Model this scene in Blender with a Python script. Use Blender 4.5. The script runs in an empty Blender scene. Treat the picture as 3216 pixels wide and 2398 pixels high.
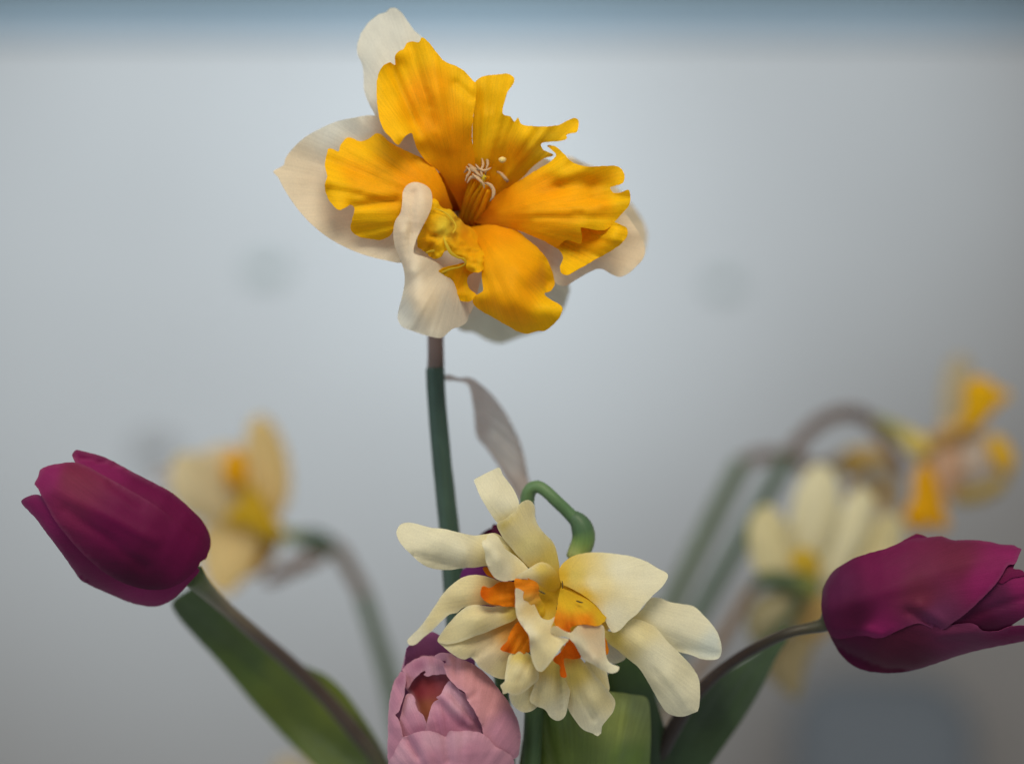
import bpy, math, random
import numpy as np
from mathutils import Vector, noise as mnoise
from mathutils.geometry import delaunay_2d_cdt

# ------------------------------------------------------------------ camera, world, lamps, exposure
D = 0.40                 # metres from lens to the big daffodil
S = 0.000085             # one photograph pixel at that distance, in metres
F = D / S                # focal length in photograph pixels
CX, CY = 1608.0, 1199.0
H = 0.36                 # lens height above the table top (out of frame)
scene = bpy.context.scene
C = scene.collection
cam_d = bpy.data.cameras.new('camera')
cam = bpy.data.objects.new('camera', cam_d); C.objects.link(cam)
cam.location = (0, -D, H); cam.rotation_euler = (math.radians(90), 0, 0)
cam_d.sensor_width = 36.0; cam_d.lens = 36.0 * F / 3216.0
cam_d.clip_start = 0.01; cam_d.clip_end = 50
cam_d.dof.use_dof = True; cam_d.dof.focus_distance = D - 0.002; cam_d.dof.aperture_fstop = 2.9
scene.camera = cam

world = bpy.data.worlds.new('World'); scene.world = world; world.use_nodes = True
bg = world.node_tree.nodes['Background']
bg.inputs[0].default_value = (0.91, 0.96, 1.0, 1); bg.inputs[1].default_value = 0.42

def lamp(name, kind, loc, target, energy, color, size=0.2, **kw):
    l = bpy.data.lights.new(name, kind); l.energy = energy; l.color = color
    if kind == 'AREA': l.shape = 'DISK'; l.size = size
    else: l.shadow_soft_size = size
    for k, v in kw.items(): setattr(l, k, v)
    o = bpy.data.objects.new(name, l); C.objects.link(o); o.location = loc
    o.rotation_euler = (Vector(target) - Vector(loc)).to_track_quat('-Z', 'Y').to_euler()
    return o
lamp('ceiling_lamp', 'AREA', (0.05, -0.42, H + 0.48), (0, 0, H), 3.9, (1.0, 0.90, 0.71), 0.34)
lamp('window_light', 'AREA', (-0.9, -0.55, H + 0.55), (0, 0, H + .05), 4.5, (0.80, 0.90, 1.0), 0.7)
lamp('added_wall_spot', 'SPOT', (-0.6, -0.2, H + 1.0), (-0.40, 1.6, H + 0.17), 250, (0.66, 0.84, 1.0), 0.15, spot_size=math.radians(45), spot_blend=1.0)  # unseen spot, added to make the bright patch on the wall's left
lamp('added_wall_spot', 'SPOT', (0.5, -0.2, H + 1.0), (0.26, 1.6, H + 0.37), 190, (0.66, 0.84, 1.0), 0.15, spot_size=math.radians(40), spot_blend=1.0)  # second added spot, for the bright wall patch at upper right

vs = scene.view_settings
vs.view_transform = 'Standard'; vs.look = 'None'; vs.exposure = 0.0; vs.gamma = 1.0; vs.use_curve_mapping = False

# ------------------------------------------------------------------ helpers
Z0 = (0, 0, 1)
Z1 = (840, 0, 1220 / 1866)
Z2 = (1200, 1440, 1100 / 1897)
ZP = (1200, 1950, 500 / 1844)
ZR = (2500, 1600, 716 / 1820)
ZL = (0, 1250, 1300 / 1871)
ZB = (2400, 1100, 816 / 2074)
ZC = (2000, 1050, 1216 / 1490)
def tx(p, T): return (T[0] + p[0] * T[2], T[1] + p[1] * T[2])
def world_pt(px, py, d):
    z = D - d * S
    return ((px - CX) / F * z, z - D, H + (CY - py) / F * z)

def tag(o, label=None, cat=None, group=None, kind=None):
    if label: o['label'] = label
    if cat: o['category'] = cat
    if group: o['group'] = group
    if kind: o['kind'] = kind
    return o
def thing(name, label, cat, loc, group=None):
    o = bpy.data.objects.new(name, None); C.objects.link(o)
    o.location = loc; o.empty_display_size = 0.01
    bpy.context.view_layer.update()
    return tag(o, label, cat, group)
def link(name, me, mat, parent=None):
    o = bpy.data.objects.new(name, me); C.objects.link(o)
    me.materials.append(mat)
    if parent is not None:
        o.parent = parent
        p = parent; off = Vector((0, 0, 0))
        while p is not None: off += p.location; p = p.parent
        o.location = -off if parent.type == 'EMPTY' else (0, 0, 0)
    return o

class TPS:
    """thin plate surface through (x, y, d) points"""
    def __init__(self, pts, lam=0.3):
        P = np.array(pts, float); self.c = P[:, :2].mean(0); self.k = max(1.0, np.abs(P[:, :2] - self.c).max())
        self.X = (P[:, :2] - self.c) / self.k; n = len(P)
        A = np.zeros((n + 3, n + 3)); A[:n, :n] = self.U(self.X, self.X) + np.eye(n) * lam * 0.01
        A[:n, n] = 1; A[:n, n + 1:] = self.X; A[n, :n] = 1; A[n + 1:, :n] = self.X.T
        b = np.zeros(n + 3); b[:n] = P[:, 2]
        self.w = np.linalg.lstsq(A, b, rcond=None)[0]; self.n = n
    def U(self, a, b):
        r2 = ((a[:, None, :] - b[None, :, :]) ** 2).sum(2)
        return 0.5 * r2 * np.log(r2 + 1e-9)
    def __call__(self, Q):
        q = (Q - self.c) / self.k
        return self.U(q, self.X) @ self.w[:self.n] + self.w[self.n] + q @ self.w[self.n + 1:]

def crom(pts, step, closed=True):
    """centripetal Catmull-Rom through pts, resampled"""
    P = [np.array(p, float) for p in pts]; n = len(P); out = []
    rng = range(n) if closed else range(n - 1)
    for i in rng:
        if closed: a, b, c, d = P[i - 1], P[i], P[(i + 1) % n], P[(i + 2) % n]
        else:
            b, c = P[i], P[i + 1]; a = P[i - 1] if i else 2 * b - c; d = P[i + 2] if i + 2 < n else 2 * c - b
        t0 = 0; t1 = t0 + max(1e-4, np.linalg.norm((b - a)[:2]) ** .5); t2 = t1 + max(1e-4, np.linalg.norm((c - b)[:2]) ** .5); t3 = t2 + max(1e-4, np.linalg.norm((d - c)[:2]) ** .5)
        m = max(1, int(np.linalg.norm((c - b)[:2]) / step))
        for j in range(m):
            t = t1 + (t2 - t1) * j / m
            A1 = (t1 - t) / (t1 - t0) * a + (t - t0) / (t1 - t0) * b; A2 = (t2 - t) / (t2 - t1) * b + (t - t1) / (t2 - t1) * c; A3 = (t3 - t) / (t3 - t2) * c + (t - t2) / (t3 - t2) * d
            B1 = (t2 - t) / (t2 - t0) * A1 + (t - t0) / (t2 - t0) * A2; B2 = (t3 - t) / (t3 - t1) * A2 + (t - t1) / (t3 - t1) * A3
            out.append((t2 - t) / (t2 - t1) * B1 + (t - t1) / (t2 - t1) * B2)
    if not closed: out.append(P[-1])
    return np.array(out)

def inside(Q, poly):
    x, y = Q[:, 0], Q[:, 1]; r = np.zeros(len(Q), bool); j = len(poly) - 1
    for i in range(len(poly)):
        xi, yi = poly[i]; xj, yj = poly[j]
        if yi != yj:
            r ^= ((yi > y) != (yj > y)) & (x < (xj - xi) * (y - yi) / (yj - yi) + xi)
        j = i
    return r
def edge_dist(Q, poly):
    a = poly; b = np.roll(poly, -1, 0); best = np.full(len(Q), 1e9)
    for i in range(len(a)):
        ab = b[i] - a[i]; L = (ab ** 2).sum() + 1e-9
        t = np.clip(((Q - a[i]) @ ab) / L, 0, 1)
        best = np.minimum(best, np.linalg.norm(Q - a[i] - t[:, None] * ab, axis=1))
    return best

def sheet(name, co, faces, thick, taper):
    """front and back skin of a thin sheet with a crisp rim; returns the mesh and, per vertex, its source vertex"""
    Fa = np.array(faces); n = len(co)
    fn = np.cross(co[Fa[:, 1]] - co[Fa[:, 0]], co[Fa[:, 2]] - co[Fa[:, 0]])
    vn = np.zeros((n, 3))
    for k in range(3): np.add.at(vn, Fa[:, k], fn)
    vn /= np.linalg.norm(vn, axis=1)[:, None] + 1e-20
    h = (vn * (thick / 2) * taper[:, None])
    seen = {}
    for f in faces:
        for k in range(3): seen[(f[k], f[(k + 1) % 3])] = 1
    rim = [(i, j) for (i, j) in seen if (j, i) not in seen]
    ends = sorted({i for e in rim for i in e}); m = len(ends)
    ka = {v: 2 * n + k for k, v in enumerate(ends)}; kb = {v: 2 * n + m + k for k, v in enumerate(ends)}
    E = np.array(ends, int)
    verts = np.vstack([co + h, co - h, (co + h)[E], (co - h)[E]])
    fs = [tuple(f) for f in faces] + [(f[2] + n, f[1] + n, f[0] + n) for f in faces] + [(ka[j], ka[i], kb[i], kb[j]) for i, j in rim]
    me = bpy.data.meshes.new(name); me.from_pydata([tuple(v) for v in verts], [], fs); me.shade_smooth()
    idx = np.concatenate([np.arange(n), np.arange(n), E, E])
    return me, idx

def patch(name, parent, T, outline, dp, mat, cols, base=None, cup=0.0, off=0.0, wr=0.0, wrf=9.0, ruf=0.0, rufl=70.0,
          edge=None, ribs=(), jag=0.0, step=7.0, grid=13.0, thick=3.0, depth=None, seed=0, vein=0.0, crump=0.0, label=None):
    """one petal or leaf: outline and depths in picture units of its own distance, then a curved sheet with thickness"""
    s = T[2]
    ol = crom([tx(p, T) for p in outline], step)
    if jag:
        nrm = np.roll(ol, -1, 0) - np.roll(ol, 1, 0); nrm = np.stack([-nrm[:, 1], nrm[:, 0]], 1) / (np.linalg.norm(nrm, axis=1)[:, None] + 1e-6)
        ja = np.array([mnoise.noise((q[0] / 16, q[1] / 16, seed * 3.1)) + .6 * mnoise.noise((q[0] / 7, q[1] / 7, seed)) for q in ol])
        ol = ol + nrm * (ja * jag)[:, None]
    lo, hi = ol.min(0), ol.max(0)
    gx = np.arange(lo[0], hi[0], grid); gy = np.arange(lo[1], hi[1], grid * .87)
    G = np.array([(x + (grid / 2 if j % 2 else 0), y) for j, y in enumerate(gy) for x in gx])
    if len(G):
        G = G[inside(G, ol)]
    if len(G):
        G = G[edge_dist(G, ol) > grid * .5]
    V = np.vstack([ol, G]) if len(G) else ol
    n = len(ol)
    res = delaunay_2d_cdt([Vector(v) for v in V], [], [list(range(n))], 1, 1e-4)
    V = np.array([tuple(v) for v in res[0]]); faces = [tuple(f) for f in res[2]]
    dist = edge_dist(V, ol); mx = max(dist.max(), 1.0)
    if depth is not None: d = depth(V)
    elif len(dp) == 1: d = np.full(len(V), float(dp[0][2] if len(dp[0]) > 2 else dp[0][0]))
    else: d = TPS([(*tx(p, T), p[2]) for p in dp])(V)
    t = dist / mx
    d = d + off + cup * (1 - (1 - t) ** 2)
    bp = np.array(tx(base, T)) if base is not None else ol.mean(0)
    rel = V - bp; rad = np.linalg.norm(rel, axis=1); rm = rad.max()
    axis_v = ol.mean(0) - bp
    axa = math.atan2(axis_v[1], axis_v[0]) if np.linalg.norm(axis_v) > 1 else 0.0
    ang = np.arctan2(rel[:, 1], rel[:, 0]) - axa
    ang = (ang + math.pi) % (2 * math.pi) - math.pi
    if wr:
        w = np.array([mnoise.noise((a * wrf, r / rm * 1.3, seed + .37)) for a, r in zip(ang, rad)])
        d = d + wr * w * np.clip(rad / rm * 1.6, 0, 1)
    if vein:
        w = np.array([mnoise.noise((a * 42, r / rm * 1.6, seed + 5.37)) for a, r in zip(ang, rad)])
        d = d + vein * w * np.clip(rad / rm * 2, 0, 1)
    if crump:
        w = np.array([.8 - 2.2 * abs(mnoise.noise((q[0] / 44, q[1] / 44, seed + 2.2))) - .9 * abs(mnoise.noise((q[0] / 20, q[1] / 20, seed))) for q in V])
        d = d + crump * w
    if ruf:
        w = np.array([mnoise.noise((q[0] / rufl, q[1] / rufl, seed + 9.1)) for q in V])
        d = d + ruf * w * np.clip(1 - dist / (mx * .8), 0, 1) ** 1.5 * np.clip((rad / rm - .35) * 2.5, 0, 1)
    for (x0, y0, x1, y1, amp, wid) in ribs:
        a = np.array(tx((x0, y0), T)); b = np.array(tx((x1, y1), T)); ab = b - a
        tt = np.clip(((V - a) @ ab) / (ab ** 2).sum(), 0, 1)
        dd = np.linalg.norm(V - a - tt[:, None] * ab, axis=1)
        d = d + amp * np.exp(-(dd / (wid * s)) ** 2)
    co = np.array([world_pt(q[0], q[1], dd) for q, dd in zip(V, d)])
    me, idx = sheet(name, co, faces, thick * S * (D - float(np.mean(d)) * S) / D, np.clip(dist / 14.0, .3, 1.0))
    # pigment
    P = np.array([tx(c[:2], T) for c in cols]); K = np.array([c[2] for c in cols], float)
    w = 1 / (((V[:, None, :] - P[None]) ** 2).sum(2) + (12.0) ** 2) ** 1.5
    w /= w.sum(1)[:, None]; col = w @ K
    if edge is not None:
        ec, ew, es = edge
        m = np.exp(-(dist / ew) ** 2) * es * np.clip((rad / rm - .3) * 2.5, 0, 1)
        col = col * (1 - m[:, None]) + np.array(ec) * m[:, None]
    at = me.attributes.new('pigment', 'FLOAT_COLOR', 'POINT')
    at.data.foreach_set('color', np.hstack([col, np.ones((len(V), 1))])[idx].astype(np.float32).ravel())
    at = me.attributes.new('fibre', 'FLOAT_VECTOR', 'POINT')
    at.data.foreach_set('vector', np.stack([ang, rad / 400.0, np.full(len(V), float(seed))], 1)[idx].astype(np.float32).ravel())
    o = link(name, me, mat, parent)
    if label: o['label'] = label
    return o

def tube(name, parent, T, pts, mat, col, step=10.0, sides=14, squash=1.0, cols=None, label=None, seed=0, rough=.04, ridge=0.0):
    """pts: (x, y, depth, radius) with radius in photograph pixels at the focus distance; a swept round stalk with closed ends"""
    P = crom([(*tx(p, T), p[2], p[3]) for p in pts], step, closed=False)
    W = [Vector(world_pt(*p[:3])) for p in P]; R = [p[3] * S for p in P]
    verts, faces = [], []; up = Vector((0, 1, 0)); n = len(W)
    for i in range(n):
        t = (W[min(i + 1, n - 1)] - W[max(i - 1, 0)]).normalized()
        a = t.cross(up)
        a = a.normalized() if a.length > 1e-3 else t.orthogonal().normalized()
        b = a.cross(t).normalized(); up = b
        for k in range(sides):
            th = 2 * math.pi * k / sides
            rr = R[i] * (1 + rough * mnoise.noise((i * (.12 if rough < .1 else .7), math.cos(th) * (1 if rough < .1 else 2), math.sin(th) + seed)) + ridge * math.cos(5 * th + seed))
            verts.append(W[i] + a * (math.cos(th) * rr) + b * (math.sin(th) * rr * squash))
    for i in range(n - 1):
        for k in range(sides):
            k2 = (k + 1) % sides
            faces.append((i * sides + k, i * sides + k2, (i + 1) * sides + k2, (i + 1) * sides + k))
    for i, sgn in ((0, -1), (n - 1, 1)):
        c = len(verts); t = (W[min(i + 1, n - 1)] - W[max(i - 1, 0)]).normalized()
        verts.append(W[i] + t * (R[i] * .6 * sgn))
        for k in range(sides):
            k2 = (k + 1) % sides
            faces.append((c, i * sides + k2, i * sides + k) if sgn < 0 else (c, i * sides + k, i * sides + k2))
    me = bpy.data.meshes.new(name); me.from_pydata(verts, [], faces)
    q = np.linspace(0, 1, n)
    if cols is None: cc = np.tile(np.array(col, float), (n, 1))
    else:
        ts = [c[0] for c in cols]; cc = np.stack([np.interp(q, ts, [c[1][j] for c in cols]) for j in range(3)], 1)
    cv = np.vstack([np.repeat(cc, sides, 0), cc[:1], cc[-1:]])
    at = me.attributes.new('pigment', 'FLOAT_COLOR', 'POINT')
    at.data.foreach_set('color', np.hstack([cv, np.ones((len(cv), 1))]).astype(np.float32).ravel())
    at = me.attributes.new('fibre', 'FLOAT_VECTOR', 'POINT')
    fv = [(k / sides * 4, i * step / 400, seed) for i in range(n) for k in range(sides)] + [(0, 0, 0), (0, 0, 0)]
    at.data.foreach_set('vector', np.array(fv, np.float32).ravel())
    me.shade_smooth()
    o = link(name, me, mat, parent)
    if label: o['label'] = label
    return o

# ------------------------------------------------------------------ materials
def plant_material(name, rough=0.55, trans=0.3, sheen=0.15, vein=0.12, bump=0.25, spec=0.3, mott=0.08, clear=0.0, freq=34.0):
    m = bpy.data.materials.new(name); m.use_nodes = True; nt = m.node_tree; N = nt.nodes; L = nt.links
    p = N['Principled BSDF']; out = N['Material Output']
    a = N.new('ShaderNodeAttribute'); a.attribute_name = 'pigment'
    f = N.new('ShaderNodeAttribute'); f.attribute_name = 'fibre'
    mp = N.new('ShaderNodeMapping'); mp.inputs['Scale'].default_value = (freq, 2.2, 1.0); L.new(f.outputs['Vector'], mp.inputs['Vector'])
    n1 = N.new('ShaderNodeTexNoise'); n1.inputs['Scale'].default_value = 1.0; n1.inputs['Detail'].default_value = 3.0; L.new(mp.outputs[0], n1.inputs['Vector'])
    tc = N.new('ShaderNodeTexCoord')
    n2 = N.new('ShaderNodeTexNoise'); n2.inputs['Scale'].default_value = 210.0; n2.inputs['Detail'].default_value = 4.0; L.new(tc.outputs['Object'], n2.inputs['Vector'])
    n3 = N.new('ShaderNodeTexNoise'); n3.inputs['Scale'].default_value = 2600.0; n3.inputs['Detail'].default_value = 2.0; L.new(tc.outputs['Object'], n3.inputs['Vector'])
    r1 = N.new('ShaderNodeMapRange'); r1.inputs[1].default_value = .3; r1.inputs[2].default_value = .7; r1.inputs[3].default_value = 1 - vein; r1.inputs[4].default_value = 1 + vein * .6; L.new(n1.outputs[0], r1.inputs[0])
    r2 = N.new('ShaderNodeMapRange'); r2.inputs[1].default_value = .3; r2.inputs[2].default_value = .7; r2.inputs[3].default_value = 1 - mott; r2.inputs[4].default_value = 1 + mott; L.new(n2.outputs[0], r2.inputs[0])
    r3 = N.new('ShaderNodeMapRange'); r3.inputs[1].default_value = .3; r3.inputs[2].default_value = .7; r3.inputs[3].default_value = .95; r3.inputs[4].default_value = 1.05; L.new(n3.outputs[0], r3.inputs[0])
    mu = N.new('ShaderNodeMath'); mu.operation = 'MULTIPLY'; L.new(r1.outputs[0], mu.inputs[0]); L.new(r2.outputs[0], mu.inputs[1])
    mu2 = N.new('ShaderNodeMath'); mu2.operation = 'MULTIPLY'; L.new(mu.outputs[0], mu2.inputs[0]); L.new(r3.outputs[0], mu2.inputs[1])
    vm = N.new('ShaderNodeVectorMath'); vm.operation = 'SCALE'; L.new(a.outputs['Color'], vm.inputs[0]); L.new(mu2.outputs[0], vm.inputs['Scale'])
    L.new(vm.outputs[0], p.inputs['Base Color'])
    p.inputs['Roughness'].default_value = rough; p.inputs['Specular IOR Level'].default_value = spec
    p.inputs['Sheen Weight'].default_value = sheen; p.inputs['Sheen Roughness'].default_value = .5
    ad = N.new('ShaderNodeMath'); ad.operation = 'ADD'; L.new(n1.outputs[0], ad.inputs[0])
    sc = N.new('ShaderNodeMath'); sc.operation = 'MULTIPLY'; sc.inputs[1].default_value = .35; L.new(n3.outputs[0], sc.inputs[0]); L.new(sc.outputs[0], ad.inputs[1])
    b = N.new('ShaderNodeBump'); b.inputs['Strength'].default_value = bump; b.inputs['Distance'].default_value = .00022; L.new(ad.outputs[0], b.inputs['Height']); L.new(b.outputs[0], p.inputs['Normal'])
    if trans > 0:
        t = N.new('ShaderNodeBsdfTranslucent'); L.new(vm.outputs[0], t.inputs['Color']); L.new(b.outputs[0], t.inputs['Normal'])
        mx = N.new('ShaderNodeMixShader'); mx.inputs[0].default_value = trans
        L.new(p.outputs[0], mx.inputs[1]); L.new(t.outputs[0], mx.inputs[2]); L.new(mx.outputs[0], out.inputs['Surface'])
        if clear:
            tr = N.new('ShaderNodeBsdfTransparent'); m2 = N.new('ShaderNodeMixShader'); m2.inputs[0].default_value = clear
            L.new(mx.outputs[0], m2.inputs[1]); L.new(tr.outputs[0], m2.inputs[2]); L.new(m2.outputs[0], out.inputs['Surface'])
    return m
M_WHITE = plant_material('white_petal', .6, .55, .05, .05, .35, mott=.02, freq=80)
M_CORONA = plant_material('corona_tissue', .6, .52, .03, .08, .6, spec=.15, mott=.04, freq=80)
M_CREAM = plant_material('cream_petal', .6, .55, .05, .05, .35, mott=.02, freq=70)
M_TULIP = plant_material('purple_tulip_petal', .6, .14, .02, .10, .3, spec=.12, mott=.05, freq=190)
M_PINK = plant_material('pink_tulip_petal', .6, .3, .1, .07, .25, spec=.2, mott=.04, freq=110)
M_STEM = plant_material('green_stalk', .5, 0, .1, .18, .4, spec=.35, freq=5)
M_LEAF = plant_material('tulip_leaf_skin', .45, .2, .05, .16, .35, spec=.35, freq=150)
M_DRY = plant_material('dry_papery_skin', .75, .6, .1, .25, .6, freq=40)
M_FILM = plant_material('papery_film', .75, .5, .1, .4, .6, clear=.42, freq=60)
M_ANTHER = plant_material('dry_anther', .8, 0, .1, .2, .6)

def plain(name, col, rough=.8, scale=3.0, amt=.05):
    m = bpy.data.materials.new(name); m.use_nodes = True; nt = m.node_tree; p = nt.nodes['Principled BSDF']
    n = nt.nodes.new('ShaderNodeTexNoise'); n.inputs['Scale'].default_value = scale; n.inputs['Detail'].default_value = 5
    r = nt.nodes.new('ShaderNodeMixRGB'); r.inputs[1].default_value = (*[c * (1 - amt) for c in col], 1); r.inputs[2].default_value = (*[min(1, c * (1 + amt)) for c in col], 1)
    tc = nt.nodes.new('ShaderNodeTexCoord'); nt.links.new(tc.outputs['Object'], n.inputs['Vector'])
    nt.links.new(n.outputs[0], r.inputs[0]); nt.links.new(r.outputs[0], p.inputs['Base Color']); p.inputs['Roughness'].default_value = rough
    return m

# ------------------------------------------------------------------ background far behind
def box(name, x0, x1, y0, y1, z0, z1, mat, parent=None, bev=0.0):
    import bmesh
    bm = bmesh.new(); bmesh.ops.create_cube(bm, size=1.0)
    for v in bm.verts:
        v.co = Vector(((x0 + x1) / 2 + v.co.x * (x1 - x0), (y0 + y1) / 2 + v.co.y * (y1 - y0), (z0 + z1) / 2 + v.co.z * (z1 - z0)))
    if bev: bmesh.ops.bevel(bm, geom=list(bm.edges), offset=bev, segments=5, affect='EDGES', profile=.5)
    me = bpy.data.meshes.new(name); bm.to_mesh(me); bm.free()
    if bev: me.shade_smooth()
    return link(name, me, mat, parent)
WALL_Y = 1.6
zw = (D + WALL_Y) / F          # metres per picture pixel on the wall
def wall_xy(px, py): return ((px - CX) * zw, H + (CY - py) * zw)
band_lo = wall_xy(0, 118)[1]; band_hi = wall_xy(0, 6)[1]
tag(box('wall', -4, 4, WALL_Y, WALL_Y + .1, -1.0, band_lo, plain('white_wall_paint', (.31, .28, .255), scale=2.2, amt=.10)), kind='structure')
tag(box('wall_upper', -4, 4, WALL_Y, WALL_Y + .1, band_hi, 2.6, plain('grey_green_upper_wall', (.05, .06, .056))), kind='structure')
tag(box('wall_band', -4, 4, WALL_Y - .012, WALL_Y + .1, band_lo + .0005, band_hi - .0005, plain('blue_rail_paint', (.16, .19, .205)), bev=.004), kind='structure')

# ------------------------------------------------------------------ pigments
Wh = (.82, .77, .66); Whc = (.77, .76, .69); Pe = (.83, .73, .56)  # Pe paints warm light onto the white petals, Whc their cool shade
YE = (.92, .60, .004); YO = (.92, .49, .002); OR = (.92, .43, .001); DO = (.84, .30, .001); YG = (.82, .64, .05)
CR = (.85, .77, .48); CRW = (.86, .82, .64); CY_ = (.80, .66, .18); YEL = (.80, .56, .03); ORG = (.84, .30, .008); ORD = (.78, .18, .004)
GR = (.055, .115, .045); GRD = (.035, .07, .05); BRN = (.33, .24, .20)

# ------------------------------------------------------------------ large split corona daffodil
R = thing('split_corona_daffodil', 'tall daffodil with a big ruffled orange-yellow split cup over white petals', 'flower', world_pt(1440, 2500, -330))
pet = lambda *a, **k: patch('petal', *a, **k)
wkw = dict(edge=(Wh, 8, .3))
# back petals
pet(R, Z1, [(430,250),(436,200),(455,150),(490,105),(540,68),(570,60),(585,42),(610,38),(640,58),(675,105),(705,145),(745,185),(790,300),(800,500),(820,700),(700,680),(600,640),(540,590),(510,540),(485,490),(465,440),(462,380),(455,310),(440,280)],
    [(610,40,-150),(440,220,-130),(740,180,-120),(465,420,-120),(520,550,-95),(800,600,-190),(820,700,-240),(600,250,-105),(530,400,-85)], M_WHITE, [(600,100,Whc),(470,380,Whc),(600,600,Wh)], base=(900,950), wr=14, wrf=7, vein=3, ruf=22, seed=1, jag=1.5)
pet(R, Z1, [(28,825),(60,805),(80,790),(85,765),(120,715),(180,660),(250,620),(330,585),(420,565),(510,555),(640,600),(820,750),(900,900),(800,1060),(720,1180),(660,1258),(560,1248),(460,1222),(370,1185),(290,1140),(215,1080),(150,1010),(100,940),(65,880),(50,850)],
    [(28,825,-95),(200,650,-90),(500,555,-75),(200,1070,-50),(450,1220,-40),(660,1255,-50),(880,880,-260),(350,880,-105),(560,750,-110),(600,1080,-95),(760,900,-180)], M_WHITE, [(100,820,Pe),(350,620,Whc),(300,1100,Pe),(600,900,Wh)], base=(930,980), vein=2.5, wr=7, ruf=8, seed=2)
pet(R, Z1, [(850,1150),(1000,1150),(1300,1200),(1400,1290),(1450,1370),(1440,1440),(1405,1510),(1330,1580),(1250,1605),(1180,1630),(1110,1650),(1040,1625),(1000,1600),(930,1585),(860,1500)],
    [(900,1200,-260),(1000,1150,-300),(1300,1250,-330),(1440,1400,-430),(1250,1600,-540),(1100,1700,-620),(930,1570,-440)], M_WHITE, [(1000,1300,Wh),(1100,1690,(.78,.76,.64))], base=(980,1050), wr=20, vein=3, ruf=20, seed=4, jag=2)
pet(R, Z1, [(1380,780),(1450,752),(1500,775),(1600,820),(1710,935),(1775,1015),(1815,1090),(1822,1150),(1790,1230),(1600,1150),(1350,1000)],
    [(1400,800,-330),(1600,830,-470),(1830,1100,-600),(1790,1220,-590),(1380,1000,-350)], M_WHITE, [(1700,1000,Pe)], base=(1000,1000), wr=20, seed=5)
pet(R, Z1, [(1150,850),(1300,760),(1400,790),(1550,880),(1680,980),(1745,1060),(1790,1130),(1815,1190),(1805,1240),(1765,1285),(1735,1312),(1690,1330),(1650,1315),(1600,1290),(1540,1310),(1480,1345),(1420,1375),(1340,1320),(1200,1200),(1080,1060)],
    [(1120,880,-260),(1400,800,-110),(1700,1000,-125),(1815,1200,-110),(1690,1325,-75),(1600,1290,-100),(1480,1340,-80),(1340,1300,-95),(1500,1100,-125),(1080,1060,-280),(1250,1050,-190)], M_WHITE, [(1300,800,Wh),(1780,1200,Pe),(1500,1320,Wh)], base=(1000,1000), wr=12, vein=3, ruf=22, seed=6)
# the front petal that rolls down, forward and up again
pf = pet(R, Z1, [(648,960),(650,925),(665,895),(690,878),(715,875),(750,885),(778,905),(790,935),(788,990),(770,1040),(738,1100),(712,1160),(704,1215),(760,1235),(840,1280),(900,1360),(960,1450),(960,1540),(930,1566),(888,1580),(862,1602),(835,1622),(780,1615),(700,1590),(645,1567),(626,1530),(630,1490),(648,1420),(660,1350),(654,1290),(636,1240),(612,1180),(605,1110),(615,1060),(640,1020)],
    [(720,878,70),(655,920,62),(650,960,78),(785,930,56),(708,950,84),(745,960,96),(700,1060,100),(640,1040,78),(755,1050,98),(608,1110,62),(650,1110,104),(690,1110,92),(712,1150,100),(700,1210,112),(668,1220,100),(640,1240,70),(650,1290,62),(690,1300,126),(705,1420,150),(655,1380,62),(632,1500,60),(672,1500,120),(640,1565,112),(760,1340,112),(830,1300,40),(800,1480,142),(835,1615,120),(720,1590,128),(900,1400,10),(860,1400,70),(890,1570,60),(940,1550,-20)],
    M_WHITE, [(720,920,Pe),(690,1100,Pe),(760,1450,Pe),(640,1500,Whc),(880,1480,Wh)], base=(960,1100), vein=2.5, seed=3, grid=7, ruf=0, ribs=[(705,930,680,1220,-9,18)])
patch('petal', R, Z1, [(700,1225),(720,1100),(820,1000),(960,1020),(1040,1200),(1010,1400),(960,1520),(880,1500),(800,1420),(720,1330)], [(720,1240,10),(820,1010,-200),(960,1040,-300),(1000,1400,-80),(880,1490,-50),(800,1250,-80)], M_WHITE, [(850,1200,Wh)], base=(960,1050), wr=6, seed=7)
# corona lobes
ck = dict(jag=1.3, edge=(YE, 30, .85), step=5, grid=10, thick=3.2)
lobe = lambda *a, **k: patch('corona_lobe', *a, **{**ck, **k})
lobe(R, Z1, [(275,790),(285,740),(292,715),(312,715),(340,727),(352,695),(385,660),(410,665),(440,678),(480,670),(530,640),(600,690),(700,740),(770,775),(820,830),(850,890),(870,950),(885,1010),(830,1040),(760,1050),(680,1030),(640,1040),(615,1080),(592,1128),(545,1152),(490,1147),(430,1132),(400,1100),(405,1060),(417,1000),(400,985),(370,1000),(345,1010),(310,980),(285,940),(275,890),(286,850)],
     [(282,720,-5),(275,800,30),(350,700,-35),(400,790,-12),(330,860,42),(290,940,40),(345,1005,62),(410,985,40),(405,1090,0),(500,1145,-18),(600,1120,-5),(480,1050,26),(530,650,-45),(600,720,-25),(560,900,30),(700,950,18),(700,770,-20),(840,880,-50),(880,1010,-130),(640,1030,25),(820,960,-30)],
     M_CORONA, [(450,720,YE),(330,900,YE),(520,860,YO),(700,880,OR),(850,940,OR),(500,1100,YE),(430,830,YO)], base=(930,1020), wr=14, wrf=13, vein=3.6, ruf=20, seed=11, ribs=[(290,760,520,850,-12,22),(300,900,450,930,-9,18),(415,990,620,960,-16,20)])
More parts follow.
